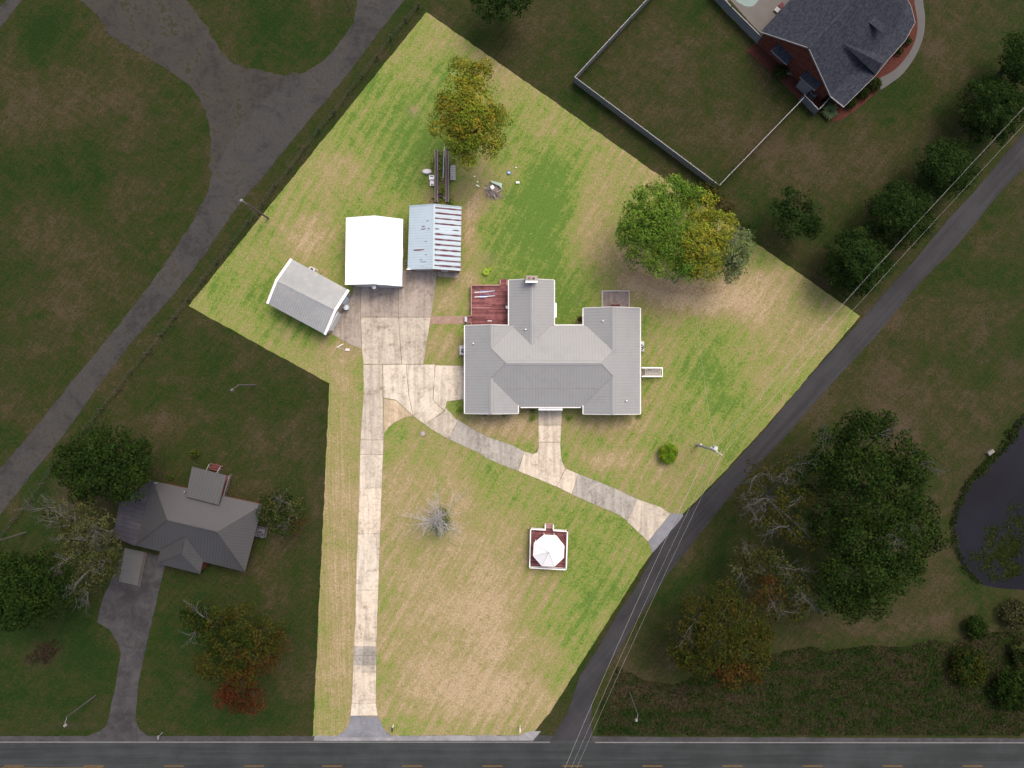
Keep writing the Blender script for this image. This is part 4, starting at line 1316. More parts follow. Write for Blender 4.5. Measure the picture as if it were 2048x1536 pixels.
def block(mb, x0, y0, x1, y1, inset, ztop, gable_y=None, ridge=None, d=0):
    a = W(x0, y1, EZ); b = W(x1, y0, EZ)
    X0, Y0, X1, Y1 = a[0] + inset, a[1] + inset, b[0] - inset, b[1] - inset
    mb.prism([(X0, Y0), (X1, Y0), (X1, Y1), (X0, Y1)], 0.0, ztop)
    if ridge:
        xm = W(ridge, 0, EZ)[0]
        zt = ztop + PITCH * (X1 - X0) / 2
        for yy in (Y0, Y1):
            s = 0.12 if yy == Y0 else -0.12
            mb.add([(X0, yy, ztop), (X1, yy, ztop), (xm, yy, zt), (X0, yy + s, ztop), (X1, yy + s, ztop), (xm, yy + s, zt)], [(0, 1, 2), (5, 4, 3), (0, 2, 5, 3), (1, 4, 5, 2)])
    return X0, Y0, X1, Y1


wm = MB()
b1 = block(wm, 930, 651, 1036, 827, 0.42, 2.88, ridge=983)
b2 = block(wm, 1000, 657, 1200, 806, 0.46, 2.80)
b3 = block(wm, 1167, 616, 1280, 828, 0.44, 2.88, ridge=EX)
b4 = block(wm, 1018, 560, 1108, 700, 0.48, 2.86, ridge=AX)
wm.build('wall', MAT['brick_pink'], house)
# windows and doors on the walls
for t in (0.22, 0.7):
    window(house, lerp2((b1[0], b1[1]), (b1[2], b1[1]), t - 0.09), lerp2((b1[0], b1[1]), (b1[2], b1[1]), t + 0.09), 1.0, 2.3, (0, -1))
    window(house, lerp2((b3[0], b3[1]), (b3[2], b3[1]), t - 0.09), lerp2((b3[0], b3[1]), (b3[2], b3[1]), t + 0.09), 1.0, 2.3, (0, -1))
for t in (0.25, 0.5, 0.8):
    window(house, lerp2((b3[2], b3[1]), (b3[2], b3[3]), t - 0.05), lerp2((b3[2], b3[1]), (b3[2], b3[3]), t + 0.05), 1.0, 2.3, (1, 0))
for px0 in (1050, 1145):
    window(house, (W(px0 - 9, 0, EZ)[0], b2[1]), (W(px0 + 9, 0, EZ)[0], b2[1]), 0.9, 2.3, (0, -1))
wall_piece(house, 'front_door', (W(1094, 0, EZ)[0], b2[1]), (W(1108, 0, EZ)[0], b2[1]), 0.2, 2.3, (0, -1), 'door_brown')
# porch stoop with its white top rail, and posts
X0, Y0 = W(1077, 819); X1, Y1 = W(1125, 812)
MB().prism([(X0, Y0), (X1, Y0), (X1, Y1 + 1.2), (X0, Y1 + 1.2)], 0.0, 0.30).build('stoop', MAT['offwhite'], house)
for q in (1062, 1077, 1125, 1140):
    x = W(q, 0, 2.5)[0]; y = W(0, 811, EZ)[1]
    MB().box((x, y, 1.38), (0.16, 0.16, 2.76)).build('porch_post', MAT['white'], house)
xa, xb = W(1077, 0, 2.3)[0], W(1125, 0, 2.3)[0]
yp = W(0, 817.5, 2.5)[1]
MB().box(((xa + xb) / 2, yp, 2.42), (xb - xa, 0.42, 0.16)).build('porch_lintel', MAT['white'], house)
# roof vents
for (x, y, d, h) in ((947, 687, 17, 0.35), (1051, 660, 33, 0.4), (1204, 643, 37, 0.35), (1251, 801, 29, 0.4)):
    p = HP(x, y, d)
    MB().cyl((p[0], p[1], p[2] - 0.1), (p[0], p[1], p[2] + h), 0.10, 0.10, 10).build('vent_pipe', MAT['offwhite'], house)
# bay on the rear addition
X0, Y0 = W(1107, 638, 2); X1, Y1 = W(1113, 604, 2)
bay = MB().prism([(X0 - 0.3, Y0), (X1, Y0 + 0.2), (X1, Y1 - 0.2), (X0 - 0.3, Y1)], 0.6, 2.45).build('bay_window', MAT['white'], house)
MB().box((X1 + 0.01, (Y0 + Y1) / 2, 1.55), (0.03, (Y1 - Y0) * 0.7, 1.2)).build('pane', MAT['glass'], bay)
# chimney
cx, cy = W(1063, 559, 4.5)
ch = MB().box((cx, cy + 0.12, 2.55), (1.55, 0.62, 5.1)).build('chimney', MAT['brick_pink'], house)
MB().box((cx, cy - 0.36, 4.95), (1.60, 0.28, 0.16)).build('chimney_cap', MAT['white'], ch)
MB().cyl((cx - 0.3, cy + 0.12, 5.1), (cx - 0.3, cy + 0.12, 5.35), 0.15, 0.13, 8).build('flue', MAT['brick_orange'], ch)
MB().cyl((cx + 0.3, cy + 0.12, 5.1), (cx + 0.3, cy + 0.12, 5.35), 0.15, 0.13, 8).build('flue', MAT['brick_orange'], ch)


# side stairs with white rails at the right wing
def stairs(label, x0, y0, x1, y1, n, ztop):
    t = thing('stairs', label, 'stairs', (*W((x0 + x1) / 2, (y0 + y1) / 2), 0))
    a = W(x0, y1); b = W(x1, y0)
    L = b[0] - a[0]
    for k in range(n):
        z = ztop * (1 - (k + 0.5) / n)
        xx = a[0] + L * (k + 0.5) / n
        MB().box((xx, (a[1] + b[1]) / 2, z), (L / n * 0.6, b[1] - a[1] - 0.16, 0.05)).build('tread', MAT['wood_grey'] if k < 2 else MAT['pallet'], t)
    for yy in (a[1], b[1]):
        MB().beam((a[0], yy, ztop - 0.15), (b[0], yy, 0.1), 0.06, 0.25).build('stringer', MAT['white'], t)
        MB().beam((a[0], yy, ztop + 0.95), (b[0], yy, 0.98), 0.16, 0.06).build('handrail', MAT['white'], t)
        for q in (0, 0.5, 1.0):
            xx = a[0] + L * q
            MB().box((xx, yy, (ztop * (1 - q) + 0.95) / 2), (0.1, 0.1, ztop * (1 - q) + 0.9)).build('post', MAT['white'], t)
        for k in range(14):
            q = (k + 0.5) / 14
            MB().box((a[0] + L * q, yy, ztop * (1 - q) + 0.5), (0.03, 0.03, 0.9)).build('baluster', MAT['white'], t)
    MB().beam((b[0], a[1] + 0.08, 0.95), (b[0], b[1] - 0.08, 0.95), 0.1, 0.06).build('gate_rail', MAT['white'], t)
    return t


stairs('white railed wooden stairs running out from the right side of the main house', 1279, 736, 1322, 753, 10, 1.0)


# air conditioners
def ac_unit(label, pxy, sx, sy, mat='ac', rz=0.0, fan_at=(0, 0)):
    bx, by = W(*pxy)
    t = thing('air_conditioner', label, 'air conditioner', (bx, by, 0))
    MB().box((bx, by, 0.05), (sx + 0.2, sy + 0.2, 0.1), rz).build('pad', MAT['pallet'] if mat == 'ac' else MAT['walk_grey'], t)
    MB().box((bx, by, 0.5), (sx, sy, 0.8), rz).build('casing', MAT[mat], t)
    fx, fy = bx + fan_at[0], by + fan_at[1]
    r = min(sx, sy) * 0.36
    g = MB()
    for k in range(16):
        a0, a1 = 2 * math.pi * k / 16, 2 * math.pi * (k + 1) / 16
        g.beam((fx + r * math.cos(a0), fy + r * math.sin(a0), 0.93), (fx + r * math.cos(a1), fy + r * math.sin(a1), 0.93), 0.04, 0.05)
    g.build('fan_ring', MAT['metal_dark'], t)
    f = MB()
    f.cyl((fx, fy, 0.905), (fx, fy, 0.915), r * 0.95, r * 0.95, 18)
    f.build('fan_well', MAT['metal_dark'], t)
    bl = MB()
    for k in range(3):
        a0 = k * 2.09 + 0.4
        bl.add([(fx + 0.05 * math.cos(a0), fy + 0.05 * math.sin(a0), 0.93), (fx + r * 0.8 * math.cos(a0), fy + r * 0.8 * math.sin(a0), 0.925), (fx + r * 0.75 * math.cos(a0 + 0.7), fy + r * 0.75 * math.sin(a0 + 0.7), 0.945)], [(0, 1, 2)])
    bl.build('fan_blade', MAT[mat], t)
    return t


ac_unit('air conditioner against the left side of the main house', (926, 701), 0.8, 1.2, fan_at=(0.05, -0.1))
ac_unit('air conditioner against the right side of the main house', (1278, 693), 1.1, 1.25, fan_at=(0.1, -0.15))
ac_unit('small box unit on the rear wall side of the ribbed grey garage', (627, 541), 0.55, 0.9, rz=R(62))
ac_unit('grey air conditioner at the right side of the neighbouring grey house', (522, 1063), 1.5, 1.2, 'ac_dim', R(-14), (0.2, -0.2))

# ------------------------------------------------------------------ rear concrete areaway and timber steps
t = thing('patio_slab', 'stained concrete patio slab behind the right wing with curbed edges', 'patio', (*W(1231, 598), 0))
MB().prism(P([(1204, 582), (1258, 582), (1258, 622), (1204, 622)]), 0.0, 0.07).build('slab', MAT['concrete'], t).color = (0.24, 0.20, 0.18, 1)
for q in ([(1204, 581), (1258, 581), (1258, 583), (1204, 583)], [(1203, 582), (1205, 582), (1205, 620), (1203, 620)], [(1257, 582), (1259, 582), (1259, 620), (1257, 620)]):
    MB().prism(P(q), 0.0, 0.16).build('curb', MAT['pallet'], t)
t2 = thing('back_steps', 'dark red wooden step against the rear wall on the patio slab', 'steps', (*W(1230, 612), 0.07))
for k in range(2):
    x, y = W(1230, 611 + k * 3.5)
    MB().box((x, y, 0.07 + 0.12 + k * 0.18), (1.15, 0.24, 0.05)).build('tread', MAT['wood_red_dark'], t2)
for q in (1222, 1238):
    x, y = W(q, 613)
    MB().box((x, y, 0.25), (0.08, 0.5, 0.36)).build('stringer', MAT['wood_red_dark'], t2)

# ------------------------------------------------------------------ red deck
DZ = 0.75
deck = thing('wooden_deck', 'weathered red wooden deck in the corner behind the left wing', 'deck', (*W(980, 610), 0))
x0, y1 = W(943, 571, DZ); x1, y0 = W(1018, 653, DZ)
n = 38
for k in range(n):
    ya, yb = y0 + (y1 - y0) * k / n, y0 + (y1 - y0) * (k + 1) / n
    j = random.uniform(0.3, 0.7)
    xm = x0 + (x1 - x0) * j
    for (p, q) in ((x0, xm - 0.01), (xm + 0.01, x1)):
        MB().box(((p + q) / 2, (ya + yb) / 2, DZ - 0.02 + random.uniform(-0.006, 0.006)), (q - p, (yb - ya) - 0.014, 0.04)).build('plank', MAT['deck'], deck)
MB().prism([(x0 + 0.05, y0), (x1 - 0.05, y0), (x1 - 0.05, y1 - 0.05), (x0 + 0.05, y1 - 0.05)], 0.0, DZ - 0.06).build('joist_box', MAT['wood_red_dark'], deck)
RZ = 0.98 + DZ * 0
rail_runs = [((943, 571), (1000, 571)), ((1014, 571), (1018, 571)), ((943, 571), (943, 632)), ((943, 646), (943, 652)), ((1000.5, 571), (1000.5, 558)), ((1014, 571), (1014, 558)), ((943, 632), (931, 632)), ((943, 645.5), (932, 645.5))]
for a, b_ in rail_runs:
    A, B = W(*a, DZ), W(*b_, DZ)
    low = a[1] != b_[1] and b_[1] == 558 or b_[0] < 940
    MB().beam((A[0], A[1], DZ + 0.32), (B[0], B[1], (0.45 if low else DZ + 0.32)), 0.13, 0.05).build('top_rail', MAT['deck_pale'], deck)
    L = math.hypot(B[0] - A[0], B[1] - A[1])
    for k in range(max(2, int(L / 1.3) + 1)):
        q = k / max(1, int(L / 1.3))
        q = min(q, 1)
        MB().box((A[0] + (B[0] - A[0]) * q, A[1] + (B[1] - A[1]) * q, (DZ + 0.3) / 2 if not low else 0.3), (0.09, 0.09, (DZ + 0.3) if not low else 0.6)).build('rail_post', MAT['deck'], deck)
for k in range(4):
    x, y = W(1007.2, 569.5 - k * 3.2)
    MB().box((x, y, DZ - 0.12 - k * 0.17), (0.85, 0.24, 0.05)).build('step', MAT['deck'], deck)
for k in range(3):
    x, y = W(941.5 - k * 3.6, 638.7)
    MB().box((x, y, DZ - 0.14 - k * 0.2), (0.27, 0.85, 0.05)).build('step', MAT['deck'], deck)
# what lies on the deck
fr = thing('folded_canopy', 'folded blue and white canopy frame lying on the red deck', 'canopy frame', (*W(969, 589, DZ), DZ))
z = DZ + 0.09
for (a, b_, m, w) in (((949, 584.5), (973, 583.8), 'white', 0.09), ((973, 583.6), (989, 581.5), 'white', 0.07), ((949, 594), (975, 593), 'white', 0.09), ((975, 592.6), (990, 591.4), 'white', 0.07)):
    MB().beam((*W(*a, z), z), (*W(*b_, z), z), w, 0.07).build('leg', MAT[m], fr)
for (a, b_, w) in (((961, 582.2), (978, 581.8), 0.12), ((960, 595.4), (972, 594.8), 0.14), ((986, 578), (987.5, 592), 0.08), ((964, 590.8), (979, 590.2), 0.1)):
    MB().beam((*W(*a, z), z + 0.03), (*W(*b_, z), z + 0.02), w, 0.06).build('fabric_roll', MAT['canopy_blue'], fr)
for q in (953, 961, 978):
    MB().beam((*W(q, 584, z), z - 0.03), (*W(q, 594, z), z - 0.03), 0.05, 0.04).build('cross_bar', MAT['canopy_blue'], fr)
o = MB().beam((*W(947.5, 575.5, DZ), DZ + 0.04), (*W(960, 581.5, DZ), DZ + 0.04), 0.1, 0.06).build('timber_bar', MAT['metal_dark'])
props(o, 'short dark bar lying askew on the upper left corner of the deck', 'bar')
o = MB().box((*W(979.5, 641.8, DZ), DZ + 0.035), (0.62, 0.12, 0.05)).build('white_board', MAT['offwhite'])
props(o, 'short white board lying on the lower part of the deck', 'board')
o = MB().beam((*W(945, 615.3, DZ), DZ + 0.02), (*W(980, 615, DZ), DZ + 0.02), 0.09, 0.03).build('pale_lath', MAT['deck_pale'])
props(o, 'long pale wooden lath lying across the deck from its left rail', 'lath')
t = thing('deck_chair', 'small white chair at the house wall on the deck', 'chair', (*W(1014.5, 615, DZ), DZ))
cx, cy = W(1014.5, 615, DZ)
MB().box((cx, cy, DZ + 0.42), (0.42, 0.40, 0.04)).build('seat', MAT['white'], t)
MB().box((cx + 0.2, cy, DZ + 0.66), (0.04, 0.40, 0.44)).build('backrest', MAT['white'], t)
for sx in (-1, 1):
    for sy in (-1, 1):
        MB().box((cx + sx * 0.18, cy + sy * 0.17, DZ + 0.2), (0.04, 0.04, 0.40)).build('leg', MAT['white'], t)
t = thing('rain_drum', 'upright pale metal tank at the end of the brick path beside the deck', 'tank', (*W(932, 639), 0))
cx, cy = W(932, 639)
MB().cyl((cx, cy - 0.34, 0.34), (cx, cy + 0.34, 0.34), 0.24, 0.24, 14).build('shell', MAT['metal'], t)
for s in (-1, 1):
    MB().cyl((cx, cy + s * 0.25, 0.34), (cx, cy + s * 0.29, 0.34), 0.255, 0.255, 14).build('hoop', MAT['offwhite'], t)
    MB().box((cx, cy + s * 0.2, 0.07), (0.4, 0.08, 0.14)).build('cradle', MAT['wood_red_dark'], t)


# ------------------------------------------------------------------ detached garages
def gable_building(name, label, cat, corners, ridge, ez, rz, mats, spacing=0.42, inset=0.3, over=0.3, ribh=0.03):
    """corners: NW, NE, SE, SW eave corners as seen (picture), ridge: two picture points; eaves run NW-SW... along the ridge
    corners = (a0, a1, b1, b0): a0-a1 one eave, b0-b1 the other; ridge r0-r1 between"""
    a0, a1, b1, b0 = [Vector(W3(*p, ez)) for p in corners]
    r0, r1 = Vector(W3(*ridge[0], rz)), Vector(W3(*ridge[1], rz))
    c = (a0 + a1 + b0 + b1) / 4
    t = thing(name, label, cat, (c.x, c.y, 0))
    ro = MB(); rbm = MB()
    F1 = [tuple(a0), tuple(a1), tuple(r1), tuple(r0)]
    F2 = [tuple(r0), tuple(r1), tuple(b1), tuple(b0)]
    ro.facet(F1, 0.08); ro.facet(F2, 0.08)
    roo = ro.build('roof', MAT[mats['roof']], t)
    dr_ = ((r0 + r1) / 2 - (a0 + a1) / 2).to_2d()
    ax = (r1 - r0).to_2d()
    dr_ = Vector((-ax.y, ax.x))
    if spacing:
        ribs(rbm, F1, dr_, spacing, h=ribh); ribs(rbm, F2, dr_, spacing, h=ribh)
        rbm.build('rib', MAT[mats['rib']], roo)['kind'] = 'stuff'
    cap = MB()
    d = (r1 - r0).normalized(); s = Vector((-d.y, d.x, 0))
    sl = (rz - ez) / (a0 - r0).to_2d().length
    w = 0.2
    cap.add([r0 - s * w + Vector((0, 0, 0.05 - w * sl)), r0 + Vector((0, 0, 0.055)), r0 + s * w + Vector((0, 0, 0.05 - w * sl)), r1 - s * w + Vector((0, 0, 0.05 - w * sl)), r1 + Vector((0, 0, 0.055)), r1 + s * w + Vector((0, 0, 0.05 - w * sl))],
            [(0, 1, 4, 3), (1, 2, 5, 4)])
    cap.build('ridge_cap', MAT[mats.get('cap', mats['roof'])], roo)
    for (p, q) in ((a0, r0), (r0, b0), (a1, r1), (r1, b1)):
        MB().beam(p + Vector((0, 0, 0.0)), q + Vector((0, 0, 0.0)), mats.get('rakew', 0.12), 0.14).build('rake_board', MAT[mats['trim']], t)
    # walls
    def pull(p, q, r_, e, l):  # from eave corner inwards
        return p + (q - p).normalized() * l + (r_ - p).to_2d().normalized().to_3d() * e
    A0, A1 = pull(a0, a1, r0, inset, over), pull(a1, a0, r1, inset, over)
    B0, B1 = pull(b0, b1, r0, inset, over), pull(b1, b0, r1, inset, over)
    R0, R1 = r0 + d * over, r1 - d * over
    zw = ez - 0.06 + inset * sl - 0.05
    zr = rz - 0.10
    w = MB()
    V = [(A0.x, A0.y, 0), (A1.x, A1.y, 0), (B1.x, B1.y, 0), (B0.x, B0.y, 0), (A0.x, A0.y, zw), (A1.x, A1.y, zw), (B1.x, B1.y, zw), (B0.x, B0.y, zw), (R0.x, R0.y, zr), (R1.x, R1.y, zr)]
    w.add(V, [(0, 1, 5, 4), (1, 2, 6, 9, 5), (2, 3, 7, 6), (3, 0, 4, 8, 7), (4, 5, 9, 8), (8, 9, 6, 7)])
    w.build('wall', MAT[mats['wall']], t)
    return t, (A0, A1, B0, B1, zw, roo, F1, F2)


# white garage
g1, G1 = gable_building('garage', 'garage with bright white metal roof, middle of the three outbuildings', 'garage', ((692, 436), (690, 569), (804, 572), (806, 439)), ((749, 432), (748, 567.5)), 3.1, 3.9,
                        dict(roof='roof_white', rib='roof_white', trim='white', wall='siding_grey', rakew=0.1), spacing=0.45, over=0.2)
A0, A1, B0, B1, zw = G1[:5]
f = Vector((0, -1))
for q in (0.27, 0.73):
    a = lerp2(A1.to_2d(), B1.to_2d(), q - 0.19); b_ = lerp2(A1.to_2d(), B1.to_2d(), q + 0.19)
    dr_ = wall_piece(g1, 'garage_door', a, b_, 0.05, 2.3, (0, -1), 'offwhite', 0.06)
    for k in range(3):
        wall_piece(dr_, 'door_rib', a, b_, 0.6 + k * 0.55, 0.63 + k * 0.55, (0, -1), 'grey_trim', 0.075)
lx_, ly_ = lerp2(A1.to_2d(), B1.to_2d(), 0.5)
lm = MB().beam((lx_, ly_, 3.0), (lx_, ly_ - 0.40, 2.95), 0.06, 0.06).build('lamp_arm', MAT['metal'], g1)
MB().cyl((lx_, ly_ - 0.40, 2.8), (lx_, ly_ - 0.40, 2.95), 0.30, 0.14, 14).build('lamp_shade', MAT['white'], g1)
window(g1, lerp2(B0.to_2d(), B1.to_2d(), 0.4), lerp2(B0.to_2d(), B1.to_2d(), 0.52), 1.0, 2.0, (1, 0))

# blue roofed brick workshop with rusted ribs
g2, G2 = gable_building('workshop', 'brick workshop with pale blue metal roof streaked by rusty ribs', 'workshop', ((819, 412), (815, 538), (921, 541), (923, 414)), ((867.5, 408.5), (866, 537)), 2.7, 3.6,
                        dict(roof='roof_blue', rib='roof_blue_rib', trim='roof_blue', wall='brick_orange', rakew=0.10), spacing=0.36, over=0.15, ribh=0.025)
A0, A1, B0, B1, zw, roo, F1, F2 = G2
r0, r1, e1, e0 = [Vector(p) for p in F2]
for k in range(12):
    q = (k + 0.62) / 12.25
    a = r0.lerp(r1, q); b_ = e0.lerp(e1, q)
    segs = [(0.03, 1.0)] if k != 4 else [(0.03, 0.22), (0.68, 0.94)]
    m = MB()
    for (u0, u1) in segs:
        steps = 14
        for j in range(steps):
            t0, t1 = u0 + (u1 - u0) * j / steps, u0 + (u1 - u0) * (j + 1) / steps
            wd = 0.18 + 0.14 * mnoise.noise(Vector((k * 3.7, t0 * 4.0, 1.0)))
            wd *= 1.0 if k != 4 else math.sin(math.pi * (j + 0.8) / (steps + 1)) * 0.8
            m.beam(a.lerp(b_, t0) + Vector((0, 0, 0.028)), a.lerp(b_, t1) + Vector((0, 0, 0.028)), max(0.05, wd), 0.035)
    m.build('rusted_rib', MAT['rust'], roo)
a0, a1, _, _ = [Vector(p) for p in F1]
for (px_, py_, L, w_) in ((837, 499.5, 24, 0.17), (856, 442.5, 5, 0.07), (847, 453, 7, 0.09), (847, 458.3, 10, 0.08), (858, 458, 4, 0.1), (842, 519.6, 7, 0.11), (846, 524, 14, 0.08), (833, 525, 6, 0.07), (852, 510, 4, 0.07), (852, 483.5, 4, 0.06)):
    x, y = W(px_ + L * 0.5, py_, 3.1); x2, y2 = W(px_ - L * 0.5, py_ + 0.4, 3.1)
    zf = lambda X: 2.7 + 0.9 * (X - a0.x) / ((r0.x) - a0.x)
    m = MB()
    for j in range(5):
        t0, t1 = j / 5, (j + 1) / 5
        X0, X1 = x2 + (x - x2) * t0, x2 + (x - x2) * t1
        m.beam((X0, y2 + (y - y2) * t0, zf(X0) + 0.026), (X1, y2 + (y - y2) * t1, zf(X1) + 0.026), w_ * (0.5 + 0.9 * math.sin(math.pi * (t0 + 0.12))), 0.03)
    m.build('rust_streak', MAT['rust'], roo)
MB().beam(Vector(W3(814.5, 538.5, 2.75)) + Vector((-0.1, 0, 0)), Vector(W3(868, 537.5, 2.9)), 0.12, 0.22).build('door_header', MAT['white'], g2)
dr_ = wall_piece(g2, 'garage_door', lerp2(A1.to_2d(), B1.to_2d(), 0.08), lerp2(A1.to_2d(), B1.to_2d(), 0.46), 0.05, 2.2, (0, -1), 'siding_tan')
window(g2, lerp2(A1.to_2d(), B1.to_2d(), 0.64), lerp2(A1.to_2d(), B1.to_2d(), 0.76), 0.9, 2.1, (0, -1))
for q in (830, 838):
    pass
MB().cyl((*W(846, 531, 3.1), 3.0), (*W(846, 531, 3.1), 3.45), 0.09, 0.09, 8).build('vent_pipe', MAT['roof_blue'], g2)

# grey ribbed garage set at an angle
g3, G3 = gable_building('garage', 'weathered grey ribbed metal garage set askew, leftmost outbuilding', 'garage', ((583, 518), (697, 580), (650, 669), (535, 607)), ((553, 561), (671, 620)), 2.8, 3.9,
                        dict(roof='roof_silver', rib='roof_silver_rib', trim='white', wall='siding_tan', rakew=0.34), spacing=0.33, over=0.04, ribh=0.03)
A0, A1, B0, B1, zw = G3[:5]
# shed extension of the gable wall: the door front stands a little forward
nv = (A1 - A0).normalized().to_2d()
a2, b2_ = A1.to_2d(), B1.to_2d()
for nm, q0, q1, z0, z1, m in (('garage_door', 0.50, 0.93, 0.05, 2.25, 'siding_white'), ('side_door', 0.10, 0.27, 0.05, 2.1, 'door_blue'), ('door_panel', 0.30, 0.45, 0.05, 2.2, 'door_brown')):
    dd = wall_piece(g3, nm, lerp2(a2, b2_, q0), lerp2(a2, b2_, q1), z0, z1, nv, m, 0.07)
    if nm == 'garage_door':
        for k in range(3):
            wall_piece(dd, 'door_rib', lerp2(a2, b2_, q0), lerp2(a2, b2_, q1), 0.6 + k * 0.5, 0.63 + k * 0.5, nv, 'grey_trim', 0.085)
wall_piece(g3, 'door_header', lerp2(a2, b2_, 0.48), lerp2(a2, b2_, 0.95), 2.27, 2.42, nv, 'white', 0.12)

bx, by = W(695.5, 616)
t = thing('water_barrel', 'open pale blue barrel standing at the front of the askew grey garage', 'barrel', (bx, by, 0))
MB().cyl((bx, by, 0.06), (bx, by, 0.9), 0.31, 0.34, 18, True).build('shell', MAT['barrel'], t)
m = MB()
for k in range(18):
    a0_, a1_ = 2 * math.pi * k / 18, 2 * math.pi * (k + 1) / 18
    m.beam((bx + 0.35 * math.cos(a0_), by + 0.35 * math.sin(a0_), 0.92), (bx + 0.35 * math.cos(a1_), by + 0.35 * math.sin(a1_), 0.92), 0.04, 0.05)
m.build('rim', MAT['white'], t)
MB().cyl((bx, by, 0.9), (bx, by, 0.925), 0.12, 0.12, 10).build('lid_boss', MAT['white'], t)
# loop of hose between the garages
m = MB()
hx, hy = W(811, 526)
m.tube([(hx + 0.30 * math.cos(k * 0.4), hy + 0.30 * math.sin(k * 0.4), 0.05 + 0.004 * k) for k in range(28)], 0.03, 5)
props(m.build('hose_coil', MAT['pallet']), 'coil of pale hose on the ground between the white garage and the workshop', 'hose')

# ------------------------------------------------------------------ gazebo
gz = thing('gazebo', 'white roofed octagonal gazebo on a square red deck with white railings', 'gazebo', (*W(1097, 1098), 0))
GD = 0.6
c = [W(1061, 1055.5, GD), W(1134, 1060, GD), W(1131.5, 1136, GD), W(1059, 1132, GD)]
n = 30
for k in range(n):
    p = [lerp2(c[0], c[3], (k + 0.04) / n), lerp2(c[1], c[2], (k + 0.04) / n), lerp2(c[1], c[2], (k + 0.96) / n), lerp2(c[0], c[3], (k + 0.96) / n)]
    MB().prism(p, GD - 0.05 + random.uniform(-0.004, 0.004), GD + random.uniform(-0.004, 0.004)).build('plank', MAT['deck'], gz)
sc_ = [lerp2(q, ((c[0][0] + c[2][0]) / 2, (c[0][1] + c[2][1]) / 2), 0.03) for q in c]
MB().prism(sc_, 0.0, GD - 0.06).build('skirt', MAT['wood_grey'], gz)


def rail(parent, a, b_, z, h=0.95, mat='white'):
    A, B = Vector((*a, z)), Vector((*b_, z))
    MB().beam(A + Vector((0, 0, h)), B + Vector((0, 0, h)), 0.14, 0.05).build('top_rail', MAT[mat], parent)
    MB().beam(A + Vector((0, 0, 0.12)), B + Vector((0, 0, 0.12)), 0.06, 0.06).build('bottom_rail', MAT[mat], parent)
    L = (B - A).length
    k = max(2, int(L / 0.22))
    for i in range(1, k):
        p = A.lerp(B, i / k)
        MB().box((p.x, p.y, z + (h + 0.12) / 2), (0.04, 0.04, h - 0.14)).build('baluster', MAT[mat], parent)
    for p in (A, B):
        MB().box((p.x, p.y, z + h / 2), (0.11, 0.11, h + 0.06)).build('post', MAT[mat], parent)


rh = GD
e0, e1 = lerp2(c[0], c[1], 0.40), lerp2(c[0], c[1], 0.62)
for a, b_ in ((c[0], e0), (e1, c[1]), (c[1], c[2]), (c[2], c[3]), (c[3], c[0])):
    rail(gz, a, b_, rh)
so = (0.03, 0.62)
for e in (e0, e1):
    rail(gz, e, (e[0] + so[0] * 0.2, e[1] + so[1]), 0.25, 0.9)
for k in range(3):
    p0 = (e0[0] + 0.08, e0[1] + 0.14 + k * 0.22); p1 = (e1[0] - 0.08, e1[1] + 0.16 + k * 0.22)
    MB().beam((*p0, GD - 0.14 - k * 0.16), (*p1, GD - 0.14 - k * 0.16), 0.2, 0.05).build('step', MAT['deck_pale'], gz)
oct_px = [(1088, 1070), (1112, 1071), (1128.5, 1092), (1127, 1116), (1109, 1133), (1084, 1132), (1066.5, 1112), (1068, 1086)]
oz, oa = 3.1, 4.5
ov = [Vector(W3(*p, oz)) for p in oct_px]
apex = Vector((*W(1098, 1104, oa), oa))
rf_ = None
for k in range(8):
    m = MB().facet([tuple(ov[k]), tuple(ov[(k + 1) % 8]), tuple(apex)], 0.05)
    o = m.build('roof_panel', MAT['roof_white'], gz)
for k in range(8):
    MB().beam(ov[k] + Vector((0, 0, 0.02)), apex + Vector((0, 0, 0.03)), 0.06, 0.05).build('hip_cap', MAT['offwhite'], gz)
    p = ov[k].lerp(Vector((apex.x, apex.y, oz)), 0.14)
    MB().box((p.x, p.y, (GD + oz) / 2), (0.11, 0.11, oz - GD - 0.02)).build('column', MAT['white'], gz)
    MB().beam(ov[k] + Vector((0, 0, -0.06)), ov[(k + 1) % 8] + Vector((0, 0, -0.06)), 0.05, 0.12).build('fascia', MAT['white'], gz)
MB().cyl(apex, apex + Vector((0, 0, 0.3)), 0.12, 0.03, 8).build('finial', MAT['white'], gz)

# ------------------------------------------------------------------ neighbouring grey house (south-west)
NZ, NR = 2.8, 4.7
nh = thing('house', 'neighbouring hipped grey metal roofed house at the lower left with a carport', 'house', (*W(375, 1050, NZ), 0))


def q3(p, z): return W3(p[0], p[1], z)


RA, RB = (334, 1041), (433, 1064)
NW_, SW_, SE_, NE_ = (305, 962), (271, 1091), (490, 1144), (525, 1009)
F = [([(NW_, NZ), (SW_, NZ), (RA, NR)], None), ([(NW_, NZ), (RA, NR), (RB, NR), (NE_, NZ)], None), ([(NE_, NZ), (RB, NR), (SE_, NZ)], None), ([(SW_, NZ), (SE_, NZ), (RB, NR), (RA, NR)], None)]
ax = Vector(q3(RB, 0)[:2]) - Vector(q3(RA, 0)[:2])
axn = ax.normalized(); axp = Vector((-axn.y, axn.x))
rm, rr = MB(), MB()
for i, (pts, _) in enumerate(F):
    p3 = [q3(p, z) for p, z in pts]
    rm.facet(p3, 0.1)
    ribs(rr, p3, axn if i in (0, 2) else axp, 0.42)
